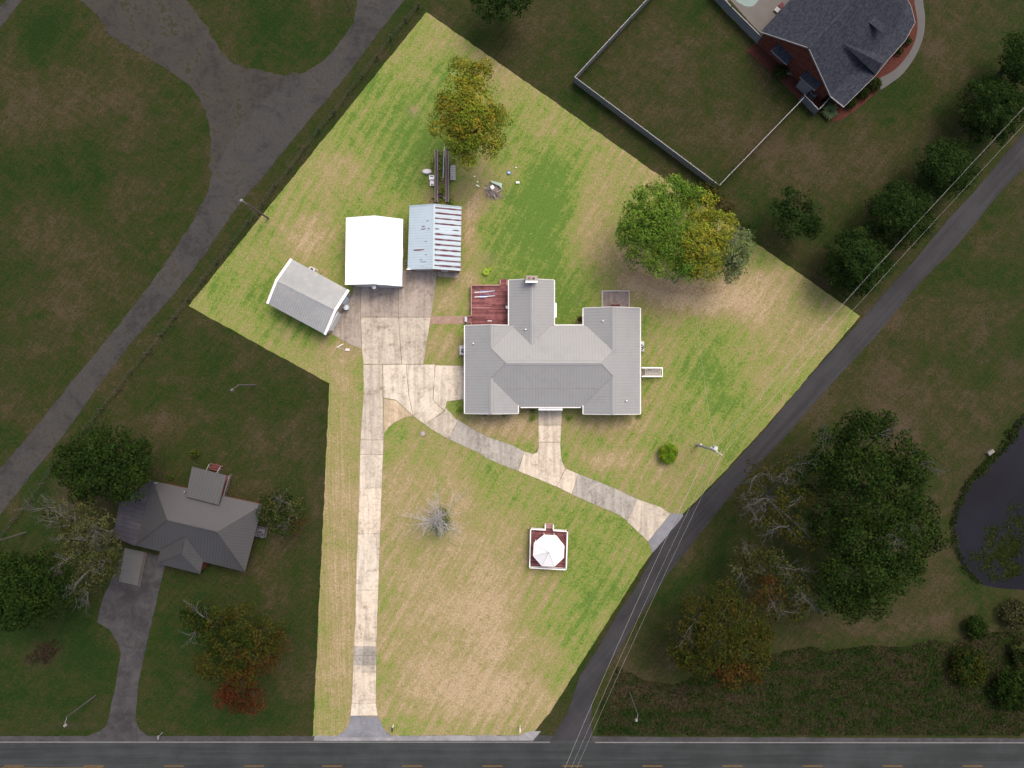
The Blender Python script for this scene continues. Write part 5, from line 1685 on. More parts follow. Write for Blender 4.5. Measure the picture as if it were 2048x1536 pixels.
# rear wing and front porch gablet
rear = [((384, 933), 2.75), ((453, 951), 2.75), ((437, 1010), 3.75), ((372, 993), 3.75)]
p3 = [q3(p, z) for p, z in rear]
rm.facet(p3, 0.1); ribs(rr, p3, axp, 0.42)
gab = [([((314, 1127), 2.75), ((320, 1100), 2.9), ((370, 1073), 3.95), ((357, 1137), 3.6)], axn), ([((357, 1137), 3.6), ((370, 1073), 3.95), ((406, 1120), 2.95), ((400, 1148), 2.75)], axn), ([((314, 1127), 2.75), ((357, 1137), 3.6), ((400, 1148), 2.75)], axp)]
hipc = ((362, 1108), 3.75)
gab = [([((314, 1127), 2.75), ((321, 1098), 2.95), ((371, 1072), 4.0), hipc], axn), ([hipc, ((371, 1072), 4.0), ((407, 1119), 2.95), ((400, 1148), 2.75)], axn), ([((314, 1127), 2.75), hipc, ((400, 1148), 2.75)], axp)]
for pts, dv in gab:
    p3 = [q3(p, z) for p, z in pts]
    rm.facet(p3, 0.06); ribs(rr, p3, dv, 0.42)
nro = rm.build('roof', MAT['roof_dark'], nh)
rr.build('seam', MAT['roof_dark_rib'], nro)['kind'] = 'stuff'
vm = MB()
for a, za, b_, zb in ((RA, NR, RB, NR), (RA, NR, NW_, NZ), (RA, NR, SW_, NZ), (RB, NR, NE_, NZ), (RB, NR, SE_, NZ), ((371, 1072), 4.0, hipc[0], hipc[1]), (hipc[0], hipc[1], (314, 1127), 2.75), (hipc[0], hipc[1], (400, 1148), 2.75),
                      ((321, 1098), 2.95, (371, 1072), 4.0), ((371, 1072), 4.0, (407, 1119), 2.95)):
    vm.beam(Vector(q3(a, za)) + Vector((0, 0, 0.03)), Vector(q3(b_, zb)) + Vector((0, 0, 0.03)), 0.14, 0.06)
vm.build('hip_cap', MAT['roof_dark_rib'], nro)
cp = MB(); cpr = MB()
p3 = [q3((239, 1003), 2.45), q3((305, 960), 2.72), q3((271, 1092), 2.72), q3((226, 1074), 2.45)]
cp.facet(p3, 0.08); ribs(cpr, p3, axn, 0.6, 0.06, 0.04)
cpo = cp.build('carport_roof', MAT['roof_old'], nh)
cpr.build('rib', MAT['roof_dark_rib'], cpo)['kind'] = 'stuff'
for p in ((242, 1004), (229, 1072), (236, 1038)):
    x, y, _ = q3(p, 2.45)
    MB().box((x + 0.2, y, 1.2), (0.12, 0.12, 2.36)).build('carport_post', MAT['grey_trim'], nh)
cn = Vector((*W(380, 1053, NZ), 0))
ww = MB()
ww.prism([tuple(Vector(q3(p, NZ)[:2]).lerp(cn.to_2d(), 0.11)) for p in (NW_, SW_, SE_, NE_)], 0.0, 2.68)
rc = Vector(q3((412, 970), 2.75)[:2])
ww.prism([tuple(Vector(q3(p, 2.75)[:2]).lerp(rc, 0.3)) for p in ((384, 935), (421, 944), (410, 1010), (372, 993))], 0.0, 2.6)
gc = Vector(q3((362, 1112), 2.75)[:2])
ww.prism([tuple(Vector(q3(p, 2.75)[:2]).lerp(gc, 0.1)) for p in ((314, 1127), (321, 1098), (407, 1119), (400, 1148))], 0.0, 2.62)
ww.build('wall', MAT['brick_red'], nh)
a = Vector(q3(SE_, NZ)[:2]).lerp(cn.to_2d(), 0.11); b_ = Vector(q3(NE_, NZ)[:2]).lerp(cn.to_2d(), 0.11)
for q in (0.25, 0.6):
    window(nh, tuple(a.lerp(b_, q - 0.07)), tuple(a.lerp(b_, q + 0.07)), 1.0, 2.2, tuple(axn), 'grey_trim')
# rear porch balustrade and steps
pm = q3((459, 951), 1.4); pn = q3((446, 996), 1.4)
for k in range(14):
    x = pm[0] + (pn[0] - pm[0]) * k / 13; y = pm[1] + (pn[1] - pm[1]) * k / 13
    MB().box((x, y, 0.95), (0.06, 0.06, 0.9)).build('baluster', MAT['vinyl'], nh)
MB().beam((pm[0], pm[1], 1.42), (pn[0], pn[1], 1.42), 0.1, 0.06).build('porch_rail', MAT['vinyl'], nh)
MB().prism([W(440, 948), W(459, 952), W(447, 998), W(430, 994)], 0.0, 0.48).build('porch_floor', MAT['wood_red_dark'], nh)
st = thing('back_steps', 'grey railed steps at the rear porch of the neighbouring grey house', 'steps', (*W(433, 936), 0))
ss = [(424, 927), (446, 932), (441, 944), (420, 939)]
for k in range(3):
    p0 = lerp2(W(*ss[0]), W(*ss[3]), (k + 0.2) / 3); p1 = lerp2(W(*ss[1]), W(*ss[2]), (k + 0.2) / 3)
    MB().beam((*p0, 0.15 + k * 0.15), (*p1, 0.15 + k * 0.15), 0.22, 0.05).build('tread', MAT['wood_red_dark'], st)
for a, b_ in ((ss[0], ss[3]), (ss[1], ss[2])):
    A, B = W(*a), W(*b_)
    MB().beam((*A, 0.9), (*B, 1.3), 0.08, 0.06).build('handrail', MAT['vinyl'], st)
    for q in (0, 0.5, 1):
        p = lerp2(A, B, q)
        MB().box((*p, 0.5 + q * 0.15), (0.07, 0.07, 0.9 + q * 0.3)).build('post', MAT['vinyl'], st)
for (p, z, h, m) in (((371, 983), 3.3, 0.35, 'vinyl'), ((427, 1006), 3.55, 0.35, 'metal_dark'), ((313, 966), 3.0, 0.4, 'vinyl')):
    x, y, _ = q3(p, z)
    MB().cyl((x, y, z - 0.1), (x, y, z + h), 0.09, 0.09, 8).build('vent_pipe', MAT[m], nh)

# ------------------------------------------------------------------ neighbouring brick house (north-east)
BE, BR = 3.0, 8.0
le = Vector(q3((1521, 64), BE)); ap = Vector(q3((1617, 96), BR)); re = Vector(q3((1661, 193), BE))
ux = (re - le).to_2d().normalized()          # along the gable, towards the front
uy = Vector((-ux.y, ux.x))                   # along the ridge, away from the camera
if uy.x < 0: uy = -uy
bh = thing('house', 'neighbouring red brick house with dark slate roof at the upper right', 'house', (ap.x, ap.y, 0))
LEN = 24.0


def off(v, a=0.0, l=0.0, z=None):
    return Vector((v.x + ux.x * a + uy.x * l, v.y + ux.y * a + uy.y * l, v.z if z is None else z))


rm = MB()
le2, ap2, re2 = off(le, 0, LEN), off(ap, 0, LEN), off(re, 0, LEN)
rm.facet([tuple(le), tuple(ap), tuple(ap2), tuple(le2)], 0.15)
half = (re - ap).to_2d().dot(ux)
front = [(1687, 214), (1750, 152), (1780, 115), (1811, 80), (1830, 45), (1822, 12), (1811, -8)]
fz = 2.55
fpts = [Vector(q3(p, fz)) for p in front]
# main front slope down to the wall line, then the flatter skirt roof over the porch
mid = [off(re, 0, 0), off(re, 0, 10.5), off(re, 0.0, 15.0)]
rm.facet([tuple(ap), tuple(re), tuple(off(re, 0, 15.0)), tuple(off(ap, 0, 15.0))], 0.15)
rm.facet([tuple(off(ap, 0, 15.0)), tuple(off(re, 0, 15.0)), tuple(off(ap, 2.0, 21.5, BE))], 0.15)
skirt_in = [off(re, 0, 0.0), off(re, 0, 15.0)]
rm.facet([tuple(re)] + [tuple(v) for v in fpts[:5]] + [tuple(off(re, 0, 15.0))], 0.12)
rm.facet([tuple(off(re, 0, 15.0)), tuple(fpts[4]), tuple(fpts[5]), tuple(fpts[6]), tuple(off(ap, 2.0, 21.5, BE))], 0.12)
bro = rm.build('roof', MAT['shingle'], bh)
MB().beam(ap + Vector((0, 0, 0.06)), off(ap, 0, 15.0) + Vector((0, 0, 0.06)), 0.32, 0.1).build('ridge_cap', MAT['shingle'], bro)
# front cross gable
ga, gl, gr, gm = Vector(q3((1686, 87), 6.1)), Vector(q3((1751, 149), 2.75)), Vector(q3((1780, 115), 2.75)), None
gap = Vector(q3((1766, 128), 3.7))
cg = MB()
cg.facet([tuple(ga), tuple(gl), tuple(gap)], 0.1)
cg.facet([tuple(ga), tuple(gap), tuple(gr)], 0.1)
cg.build('cross_gable', MAT['shingle'], bro)
MB().add([tuple(gl), tuple(gr), tuple(gap), tuple(gl + Vector((0.05, -0.05, -0.1)))], [(0, 1, 2)]).build('gable_panel', MAT['vinyl'], bro)
# dormer with a pale triangular face
dA, dB, dC = Vector(q3((1738, 46), 5.25)), Vector(q3((1753, 75), 3.65)), Vector(q3((1762, 66), 4.85))
dE, dD = Vector(q3((1737, 23), 5.3)), Vector(q3((1771, 53), 4.9))
dF = Vector((dD.x, dD.y, 3.65))
dm = MB()
up_ = Vector((0, 0, 0.10))
dm.facet([tuple(dA + up_), tuple(dC + up_), tuple(dD + up_), tuple(dE + up_)], 0.12)
dmo = dm.build('dormer', MAT['shingle'], bro)
MB().add([tuple(dA), tuple(dB), tuple(dC), tuple(dA + uy.to_3d() * 0.08), tuple(dB + uy.to_3d() * 0.08), tuple(dC + uy.to_3d() * 0.08)], [(0, 1, 2), (5, 4, 3), (0, 3, 4, 1), (1, 4, 5, 2), (2, 5, 3, 0)]).build('dormer_cheek', MAT['vinyl'], dmo)
MB().add([tuple(dB), tuple(dF), tuple(dD), tuple(dC)], [(0, 1, 2, 3)]).build('dormer_front', MAT['glass'], dmo)
# walls
ins = 0.45
A, B = off(le, ins, 0.25), off(re, -ins, 0.25)
C_, D_ = off(re, -ins, 14.4), off(le, ins, 14.4)
apw = off(ap, 0, 0.25, BR - 0.35)
wm = MB()
zz = BE + 0.2
wm.add([(A.x, A.y, 0), (B.x, B.y, 0), (C_.x, C_.y, 0), (D_.x, D_.y, 0), (A.x, A.y, zz), (B.x, B.y, zz), (C_.x, C_.y, zz), (D_.x, D_.y, zz), (apw.x, apw.y, apw.z)],
       [(0, 1, 5, 8, 4), (1, 2, 6, 5), (2, 3, 7, 6), (3, 0, 4, 7), (4, 8, 5, 6, 7)])
wm.build('wall', MAT['brick_red'], bh)
for (p, q) in ((le, ap), (ap, re)):
    MB().beam(p + Vector((0, 0, -0.05)), q + Vector((0, 0, -0.05)), 0.10, 0.18).build('rake_board', MAT['vinyl'], bh)
MB().beam(re + Vector((0, 0, -0.05)), fpts[0] + Vector((0, 0, -0.05)), 0.12, 0.18).build('rake_board', MAT['vinyl'], bh)
for i in range(6):
    MB().beam(fpts[i] + Vector((0, 0, -0.08)), fpts[i + 1] + Vector((0, 0, -0.08)), 0.10, 0.14).build('gutter', MAT['vinyl'], bh)
# pale soffit return at the left eave corner
so1, so2, so3 = off(le, 0.2, 0.1), off(le, 4.6, 0.1), off(le, 3.2, -0.35)
nd = -uy
# awnings over the gable windows, and an upper window with a pale shutter frame
for s0, s1, zt in ((2.3, 5.2, 3.0), (7.6, 10.4, 3.0)):
    a, b_ = off(A, s0, 0.0), off(A, s1, 0.0)
    aw = MB()
    P1, P2 = Vector((a.x, a.y, zt + 0.55)), Vector((b_.x, b_.y, zt + 0.55))
    P3, P4 = Vector((b_.x - uy.x * 1.1, b_.y - uy.y * 1.1, zt)), Vector((a.x - uy.x * 1.1, a.y - uy.y * 1.1, zt))
    aw.facet([tuple(P1), tuple(P2), tuple(P3), tuple(P4)], 0.08)
    awn = aw.build('awning', MAT['shingle'], bh)
    MB().beam(P4 + Vector((0, 0, -0.06)), P3 + Vector((0, 0, -0.06)), 0.08, 0.12).build('awning_trim', MAT['vinyl'], awn)
    window(bh, off(A, s0 + 0.4).to_2d()[:], off(A, s1 - 0.4).to_2d()[:], 0.9, 2.6, tuple(-uy), 'vinyl')
window(bh, off(A, 5.7).to_2d()[:], off(A, 6.9).to_2d()[:], 4.3, 5.9, tuple(-uy), 'vinyl')
# bay under the lower awning
bp = [off(A, 7.9, -0.02), off(A, 10.1, -0.02), off(A, 9.9, -0.95), off(A, 8.1, -0.95)]
MB().prism([(v.x, v.y) for v in bp], 0.3, 2.5).build('bay_window', MAT['vinyl'], bh)
# pad and yard things beside the gable
sheet('brick_patio', [tuple(off(A, k, l).to_2d()) for k, l in ((-0.3, -0.05), (12.6, -0.05), (12.6, -2.0), (6.0, -1.6), (-0.3, -1.7))], 0.016, MAT['mulch'])
ac_unit('air conditioner in the fenced corner of the brick house', (1624, 190), 1.0, 1.0, 'ac_dim', R(-42))
hr = thing('hose_reel', 'round pale hose reel on the grass by the brick house gable', 'hose reel', (*W(1575.5, 147), 0))
x, y = W(1575.5, 147)
MB().cyl((x, y, 0.3), (x, y, 0.42), 0.34, 0.34, 16).build('drum', MAT['vinyl'], hr)
MB().cyl((x, y, 0.42), (x, y, 0.47), 0.12, 0.12, 10).build('hub', MAT['metal_dark'], hr)
MB().beam((x, y, 0.2), (x + 0.6, y - 0.35, 0.15), 0.06, 0.06).build('handle', MAT['vinyl'], hr)
MB().box((x, y, 0.15), (0.5, 0.1, 0.3)).build('foot', MAT['metal_dark'], hr)

# curved walk and red bed in front of the brick house
wo_ = [(1846, -40), (1846, 0), (1850, 37), (1846, 75), (1831, 112), (1806, 147), (1781, 167), (1761, 180)]
wi_ = [(1826, -40), (1828, 0), (1835, 50), (1828, 87), (1808, 120), (1786, 142), (1758, 157)]


def smooth(pts, n=6):
    out = []
    for i in range(len(pts) - 1):
        p0, p1, p2, p3 = pts[max(0, i - 1)], pts[i], pts[i + 1], pts[min(len(pts) - 1, i + 2)]
        for k in range(n):
            t = k / n
            out.append(tuple(0.5 * (2 * p1[j] + (p2[j] - p0[j]) * t + (2 * p0[j] - 5 * p1[j] + 4 * p2[j] - p3[j]) * t * t + (3 * p1[j] - p0[j] - 3 * p2[j] + p3[j]) * t ** 3) for j in (0, 1)))
    return out + [pts[-1]]


sheet('curved_walk', P(smooth(wo_)) + P(smooth(wi_))[::-1], 0.030, MAT['walk_grey'])
sheet('flower_bed', P(smooth(wi_)) + P([(1700, 190), (1760, 120), (1800, 60), (1800, -40)]), 0.018, MAT['mulch'])
sheet('garden_bed', rough(P([(1634, 222), (1652, 240), (1675, 242), (1695, 232), (1730, 205), (1760, 178), (1745, 160), (1690, 205), (1670, 205)]), 0.5, 0.08, 31), 0.016, MAT['mulch'])
# pool terrace
sheet('pool_terrace', P([(1436, -70), (1436, 8), (1460, 0), (1508, 54), (1524, 70), (1560, 40), (1640, -70)]), 0.020, MAT['paving'])
sheet('pool_water', P(smooth([(1465, -40), (1470, -2), (1482, 8), (1492, 13), (1506, 12), (1514, 4), (1522, -10), (1528, -45)])), 0.030, MAT['pool'])
lg = thing('sun_lounger', 'red cushioned lounger on the pool terrace beside the slate roof', 'lounger', (*W(1557, 17), 0.02))
x, y = W(1557, 17)
an = math.atan2(uy.y, uy.x)
MB().box((x, y, 0.3), (1.5, 0.65, 0.06), an).build('frame', MAT['vinyl'], lg)
MB().box((x + 0.35 * uy.x, y + 0.35 * uy.y, 0.38), (0.75, 0.6, 0.1), an).build('cushion', MAT['cushion'], lg)
for s in (-0.6, 0.6):
    MB().box((x + s * uy.x, y + s * uy.y, 0.14), (0.06, 0.6, 0.26), an).build('leg', MAT['vinyl'], lg)


# ------------------------------------------------------------------ fences
def panel_fence(name, label, pts, h, mat='vinyl', span=2.4, group=None):
    """solid board fence: posts and single panels between them"""
    w = [W(*p) for p in pts]
    t = thing(name, label, 'fence', (w[0][0], w[0][1], 0), group=group)
    for i in range(len(w) - 1):
        a, b_ = Vector(w[i]), Vector(w[i + 1])
        L = (b_ - a).length
        n = max(1, round(L / span))
        for k in range(n):
            p, q = a.lerp(b_, k / n), a.lerp(b_, (k + 1) / n)
            d = (q - p).normalized()
            pa, qa = p + d * 0.07, q - d * 0.07
            pan = MB().beam((pa.x, pa.y, h * 0.5), (qa.x, qa.y, h * 0.5), 0.04, h - 0.16).build('panel', MAT[mat], t)
            MB().beam((pa.x, pa.y, h - 0.04), (qa.x, qa.y, h - 0.04), 0.09, 0.08).build('top_rail', MAT[mat], t)
            MB().box((p.x, p.y, h / 2 + 0.04), (0.14, 0.14, h + 0.08), math.atan2(d.y, d.x)).build('post', MAT[mat], t)
        MB().box((b_.x, b_.y, h / 2 + 0.04), (0.14, 0.14, h + 0.08), math.atan2(d.y, d.x)).build('post', MAT[mat], t)
    return t


FG = 'pale panel fences of the brick house yard'
panel_fence('panel_fence', 'pale panel fence running up to the top edge from the left yard corner', [(1148, 164), (1304, -4), (1340, -45)], 1.75, group=FG)
panel_fence('panel_fence', 'long pale panel fence nearest the lawn between the left and lower yard corners', [(1148, 165), (1431, 377)], 1.75, group=FG)
panel_fence('panel_fence', 'thin edge-on pale fence from the lower yard corner to the brick house', [(1432, 377), (1597, 206)], 1.75, group=FG)
panel_fence('panel_fence', 'pale panel fence beside the pool terrace at the top', [(1420, -10), (1455, 28), (1513, 86)], 1.9, group=FG)
panel_fence('panel_fence', 'short pale fence screen around the air conditioner of the brick house', [(1599, 200), (1627, 229), (1655, 199)], 1.75, span=1.6, group=FG)

fp = [(836, 11), (811, 39), (781, 75), (753, 114), (723, 151), (696, 185), (667, 224), (637, 259), (608, 296), (580, 335), (548, 372), (523, 408), (496, 444), (464, 484), (432, 524), (405, 558), (376, 598), (349, 634), (321, 669), (292, 706), (260, 744),
      (234, 780), (201, 818), (172, 855), (140, 893), (105, 930), (84, 968), (54, 1005), (27, 1039), (-5, 1080)]
wf = thing('wire_fence', 'old wire fence of short dark posts along the gravel lane', 'fence', (*W(548, 372), 0))
tops = []
for i, p in enumerate(fp):
    x, y = W(p[0], p[1], 0.7)
    tx, ty = random.uniform(-0.06, 0.06), random.uniform(-0.06, 0.06)
    MB().cyl((x, y, -0.05), (x + tx, y + ty, 1.35), 0.085, 0.075, 7).build('post', MAT['post_wood'], wf)
    tops.append((x, y))
for z in (0.45, 0.85, 1.22):
    MB().tube([(x, y, z) for x, y in tops], 0.008, 3).build('wire', MAT['wire_dark'], wf)


# ------------------------------------------------------------------ poles, lamps and wires
def pole(name, label, cat, base_px, h, r=0.14, mat='pole', lean=(0, 0)):
    bx, by = W(*base_px)
    t = thing(name, label, cat, (bx, by, 0))
    MB().cyl((bx, by, -0.05), (bx + lean[0], by + lean[1], h), r, r * 0.7, 10).build('pole', MAT[mat], t)
    return t, Vector((bx + lean[0], by + lean[1], h))


def lamp(t, top, ang, L, mat='metal', drop=0.1):
    d = Vector((math.cos(ang), math.sin(ang), 0))
    e = top + d * L + Vector((0, 0, 0.15))
    MB().tube([top + Vector((0, 0, -0.3)), top + d * L * 0.5 + Vector((0, 0, 0.1)), e], 0.035, 6).build('lamp_arm', MAT[mat], t)
    MB().cyl(e + Vector((0, 0, -0.16)), e + Vector((0, 0, 0.08)), 0.22, 0.14, 12).build('lamp_head', MAT[mat], t)
    return e


up, utop = pole('utility_pole', 'tall pale utility pole with transformer at the right edge of the lawn', 'utility pole', (1394.5, 889.5), 9.6, 0.19, 'pole')
MB().beam(utop + Vector((-0.75, 0.55, -0.35)), utop + Vector((0.75, -0.55, -0.35)), 0.1, 0.12).build('crossarm', MAT['pole'], up)
MB().cyl(utop + Vector((0.18, 0.28, -2.0)), utop + Vector((0.18, 0.28, -1.0)), 0.26, 0.26, 14).build('transformer', MAT['metal'], up)
for s in (-0.65, -0.1, 0.65):
    MB().cyl(utop + Vector((s, -s * 0.73, -0.3)), utop + Vector((s, -s * 0.73, -0.05)), 0.06, 0.04, 8).build('insulator', MAT['white'], up)
MB().tube([utop + Vector((0.6, 0.35, -0.2)), utop + Vector((0.75, 0.0, -0.6)), utop + Vector((0.45, -0.45, -0.5)), utop + Vector((0.1, -0.6, -0.4))], 0.02, 5).build('jumper_wire', MAT['wire'], up)
MB().tube([tuple(utop + Vector((-0.2, 0, -1.0))), (*W(1368, 868), 0.0)], 0.012, 4).build('guy_wire', MAT['wire'], up)
MB().box((*W(1402, 888.6, 2), 1.8), (0.25, 0.2, 0.5)).build('meter_box', MAT['metal'], up)

yl, ytop = pole('yard_light', 'yard light pole with lamp arm under the trees right of the house', 'street lamp', (1356, 556), 7.2, 0.11, 'pole')
lamp(yl, ytop, R(178), 1.0)
pl2, ptop = pole('utility_pole', 'lone utility pole beside the gravel lane with wires to the garage', 'utility pole', (537, 437), 8.4, 0.13, 'pole_dark')
lamp(pl2, ptop, R(150), 0.7, 'vinyl')
p3_, t3 = pole('yard_light', 'dark yard light pole on the grass behind the neighbouring grey house', 'street lamp', (510, 770), 6.2, 0.12, 'pole_dark')
lamp(p3_, t3, R(220), 1.0, 'ac_dim')
p4_, t4 = pole('yard_light', 'slim street light leaning over the lower left front lawn beside the drive', 'street lamp', (191, 1391), 6.6, 0.1, 'metal')
bpy.data.objects[p4_.children[0].name].data.materials[0] = MAT['bark_grey']
lamp(p4_, t4, R(265), 1.0, 'vinyl')
p5_, t5 = pole('yard_light', 'pale street light in the rough grass right of the road junction', 'street lamp', (1259, 1385), 6.8, 0.10, 'pole_dark')
lamp(p5_, t5, R(250), 0.7, 'vinyl')
p6_, t6 = pole('utility_pole', 'dark utility pole leaning in at the left edge of the picture', 'utility pole', (51, 1065), 7.5, 0.13, 'pole_dark')
p7_, t7 = pole('utility_pole', 'thin pole at the top edge beside the gravel lane', 'utility pole', (699, 18), 7.5, 0.08, 'pole_dark')
# the next poles of the line stand outside the picture; wires run to them
farA = Vector((*W(2230, 38, 9.5), 9.5)); farB = Vector((*W(1116, 1600, 9.5), 9.5))


def wire(label, a, b_, sag, r=0.009, mat='wire', name='power_line', group='overhead power lines'):
    pts = []
    for k in range(17):
        t = k / 16
        p = Vector(a).lerp(Vector(b_), t)
        p.z -= sag * 4 * t * (1 - t)
        pts.append(p)
    o = MB().tube(pts, r, 4).build(name, MAT[mat])
    props(o, label, 'power line', group)


u1 = Vector((0.65, -0.47, 0)); u2 = Vector((-0.55, 0.40, 0))
wire('right hand wire running from the utility pole up along the side road', utop + u1 + Vector((0, 0, -0.05)), farA + u1, 0.9)
wire('left hand wire running from the utility pole up along the side road', utop + u2 + Vector((0, 0, -0.05)), farA + u2, 1.0)
wire('upper thin wire beside the left one, up along the side road', utop + Vector((0, 0.1, -1.2)), farA + Vector((-0.3, 0.5, -1.2)), 1.1, 0.006)
wire('right hand wire running from the utility pole down over the side road', utop + u1 + Vector((0, 0, -0.05)), farB + u1 * 0.7, 0.9)
wire('middle wire running from the utility pole down over the side road', utop + Vector((0, 0, -0.05)), farB + u2 * 0.1, 0.9)
wire('left hand slack wire running from the utility pole down over the side road', utop + u2 + Vector((0, 0, -1.2)), farB + u2 * 0.7 + Vector((0, 0, -1.0)), 1.4, 0.014)
wire('thin wire crossing the right lawn from the yard light to the utility pole', ytop + Vector((0, 0, -0.2)), utop + Vector((0, 0, -0.9)), 0.5, 0.008)
wire('thin wire from the lone pole to the askew grey garage', ptop + Vector((0, 0, -0.3)), Vector((*W(583, 520, 3.2), 3.0)), 0.4, 0.012, 'wire_dark')


# ------------------------------------------------------------------ mailboxes and posts
def mailbox(label, px_, mat_box, mat_post):
    bx, by = W(*px_)
    t = thing('mailbox', label, 'mailbox', (bx, by, 0))
    MB().box((bx, by, 0.55), (0.12, 0.12, 1.1)).build('post', MAT[mat_post], t)
    m = MB()
    m.box((bx, by - 0.10, 1.17), (0.2, 0.52, 0.14))
    n = 10
    vs = []
    for yy in (by - 0.36, by + 0.16):
        vs += [(bx + 0.1 * math.cos(math.pi * k / n), yy, 1.24 + 0.1 * math.sin(math.pi * k / n)) for k in range(n + 1)]
    m.add(vs, [(k, k + 1, n + 2 + k, n + 1 + k) for k in range(n)] + [tuple(range(n, -1, -1)), tuple(range(n + 1, 2 * n + 2))])
    m.build('box', MAT[mat_box], t)
    MB().box((bx + 0.12, by - 0.2, 1.35), (0.02, 0.06, 0.2)).build('flag', MAT['cushion'], t)


mailbox('black mailbox on a white post right of the long drive at the main road', (787, 1450), 'metal_dark', 'white')
mailbox('pale mailbox on a post near the lawn corner at the road junction', (1040, 1451), 'offwhite', 'offwhite')
mailbox('dull grey mailbox at the neighbouring drive beside the main road', (325, 1465), 'vinyl', 'vinyl')

# ------------------------------------------------------------------ things lying in the upper lawn
fr = thing('trailer_frame', 'long rusty steel frame of two parallel beams in the weeds behind the workshop', 'steel frame', (*W(885, 352), 0))
for x, xe in ((872.6, -1), (894.5, 1)):
    X, Ya = W(x, 299, 0.9); _, Yb = W(x, 404, 0.9)
    MB().box((X, (Ya + Yb) / 2, 0.86), (0.42, Ya - Yb, 0.05)).build('top_flange', MAT['steel_rust'], fr)
    MB().box((X, (Ya + Yb) / 2, 0.62), (0.09, Ya - Yb, 0.42)).build('web', MAT['steel_rust'], fr)
    MB().box((X, (Ya + Yb) / 2, 0.39), (0.42, Ya - Yb, 0.05)).build('bottom_flange', MAT['steel_rust'], fr)
    for s in (-1, 1):
        MB().box((X + s * 0.185, (Ya + Yb) / 2, 0.90), (0.055, (Ya - Yb), 0.03)).build('lip', MAT['steel_edge'], fr)
    for q in (0.12, 0.5, 0.88):
        MB().box((X, Ya + (Yb - Ya) * q, 0.18), (0.3, 0.2, 0.37)).build('block', MAT['pallet'], fr)
for py_ in (305, 318, 340, 366, 392):
    a, b_ = W(875, py_, 0.6), W(892, py_ + random.uniform(-2, 2), 0.6)
    MB().beam((*a, 0.6), (*b_, 0.6), 0.09, 0.09).build('cross_member', MAT['steel_rust'], fr)
o = MB().tube([(*W(888.5, 293, 0.8), 0.75), (*W(887.3, 318, 0.8), 0.8), (*W(886.2, 356, 0.8), 0.75)], 0.06, 7).build('metal_pipe', MAT['metal'])
props(o, 'long pale pipe lying between the two rusty beams', 'pipe')


def weeds(label, pts, palette, hgt=0.5):
    t = None
    lob = [(*W(x, y), h * 0.5, r * S) for x, y, r, h in pts]
    c, n_, s, co = lobe_leaves(lob, 0.16, 0.8, palette, 0.3)
    c[:, 2] = np.maximum(c[:, 2], 0.03)
    o = leaf_cloud('weeds', c, n_, s, co, None, (0, 0, 0))
    props(o, label, None, None, 'stuff')


weeds('weeds growing through the rusty frame', [(884, 310, 6, 0.7), (883, 328, 7, 0.8), (882, 345, 6, 0.8), (881, 360, 5, 0.6), (884, 383, 6, 0.5), (885, 401, 6, 0.5), (866, 325, 7, 0.7), (868, 338, 6, 0.6), (905, 325, 7, 0.7), (903, 360, 5, 0.4), (865, 402, 6, 0.3), (903, 405, 7, 0.4)],
      [(0.06, 0.10, 0.018), (0.045, 0.075, 0.016), (0.09, 0.13, 0.02)])


def tyre(label, px_, r=0.33):
    bx, by = W(*px_)
    t = thing('old_tyre', label, 'tyre', (bx, by, 0))
    m = MB()
    n, k2 = 18, 8
    vs, fs = [], []
    for i in range(n):
        a = 2 * math.pi * i / n
        for j in range(k2):
            b_ = 2 * math.pi * j / k2
            rr_ = r - 0.1 + 0.1 * math.cos(b_)
            vs.append((bx + rr_ * math.cos(a), by + rr_ * math.sin(a), 0.12 + 0.11 * math.sin(b_)))
    for i in range(n):
        for j in range(k2):
            fs.append((i * k2 + j, ((i + 1) % n) * k2 + j, ((i + 1) % n) * k2 + (j + 1) % k2, i * k2 + (j + 1) % k2))
    m.add(vs, fs)
    m.build('tyre_ring', MAT['rubber'], t, smooth=True)
    MB().cyl((bx, by, 0.03), (bx, by, 0.08), r * 0.55, r * 0.55, 14).build('hub', MAT['metal_dark'], t)


tyre('black tyre lying in the weeds between the rusty beams near the workshop', (881.5, 391))
o = thing('pallet', 'weathered grey pallet right of the rusty frame', 'pallet', (*W(906.3, 347), 0))
cx, cy = W(906.3, 347)
for k in range(7):
    MB().box((cx, cy - 0.9 + k * 0.3, 0.34 + random.uniform(-0.01, 0.01)), (0.72, 0.24, 0.03)).build('board', MAT['pallet'], o)
for s in (-0.3, 0, 0.3):
    MB().box((cx + s, cy, 0.17), (0.09, 2.05, 0.31)).build('runner', MAT['wood_grey'], o)
o = thing('bath_tub', 'grubby white tub upside down left of the rusty frame', 'tub', (*W(854.5, 344), 0))
cx, cy = W(854.5, 344)
m = MB()
pl = [(cx + 0.7 * math.cos(a) * (1 if abs(math.cos(a)) < 0.9 else 0.97), cy + 0.36 * math.sin(a)) for a in np.arange(0, 6.28, 0.35)]
m.prism(pl, 0.0, 0.30)
m.build('shell', MAT['pallet'], o)
m = MB(); m.prism([(cx + (x - cx) * 0.8, cy + (y - cy) * 0.78) for x, y in pl], 0.30, 0.40); m.build('base', MAT['offwhite'], o)
o = thing('cart', 'white utility cart with dark openings tucked against the rusty left beam', 'cart', (*W(864.5, 362), 0))
cx, cy = W(864.5, 362)
MB().box((cx, cy + 0.30, 0.5), (0.72, 0.62, 0.5)).build('cab', MAT['plastic_white'], o)
MB().box((cx + 0.03, cy - 0.42, 0.42), (0.58, 0.7, 0.34)).build('bed', MAT['plastic_white'], o)
MB().box((cx, cy + 0.45, 0.765), (0.44, 0.14, 0.03)).build('opening', MAT['metal_dark'], o)
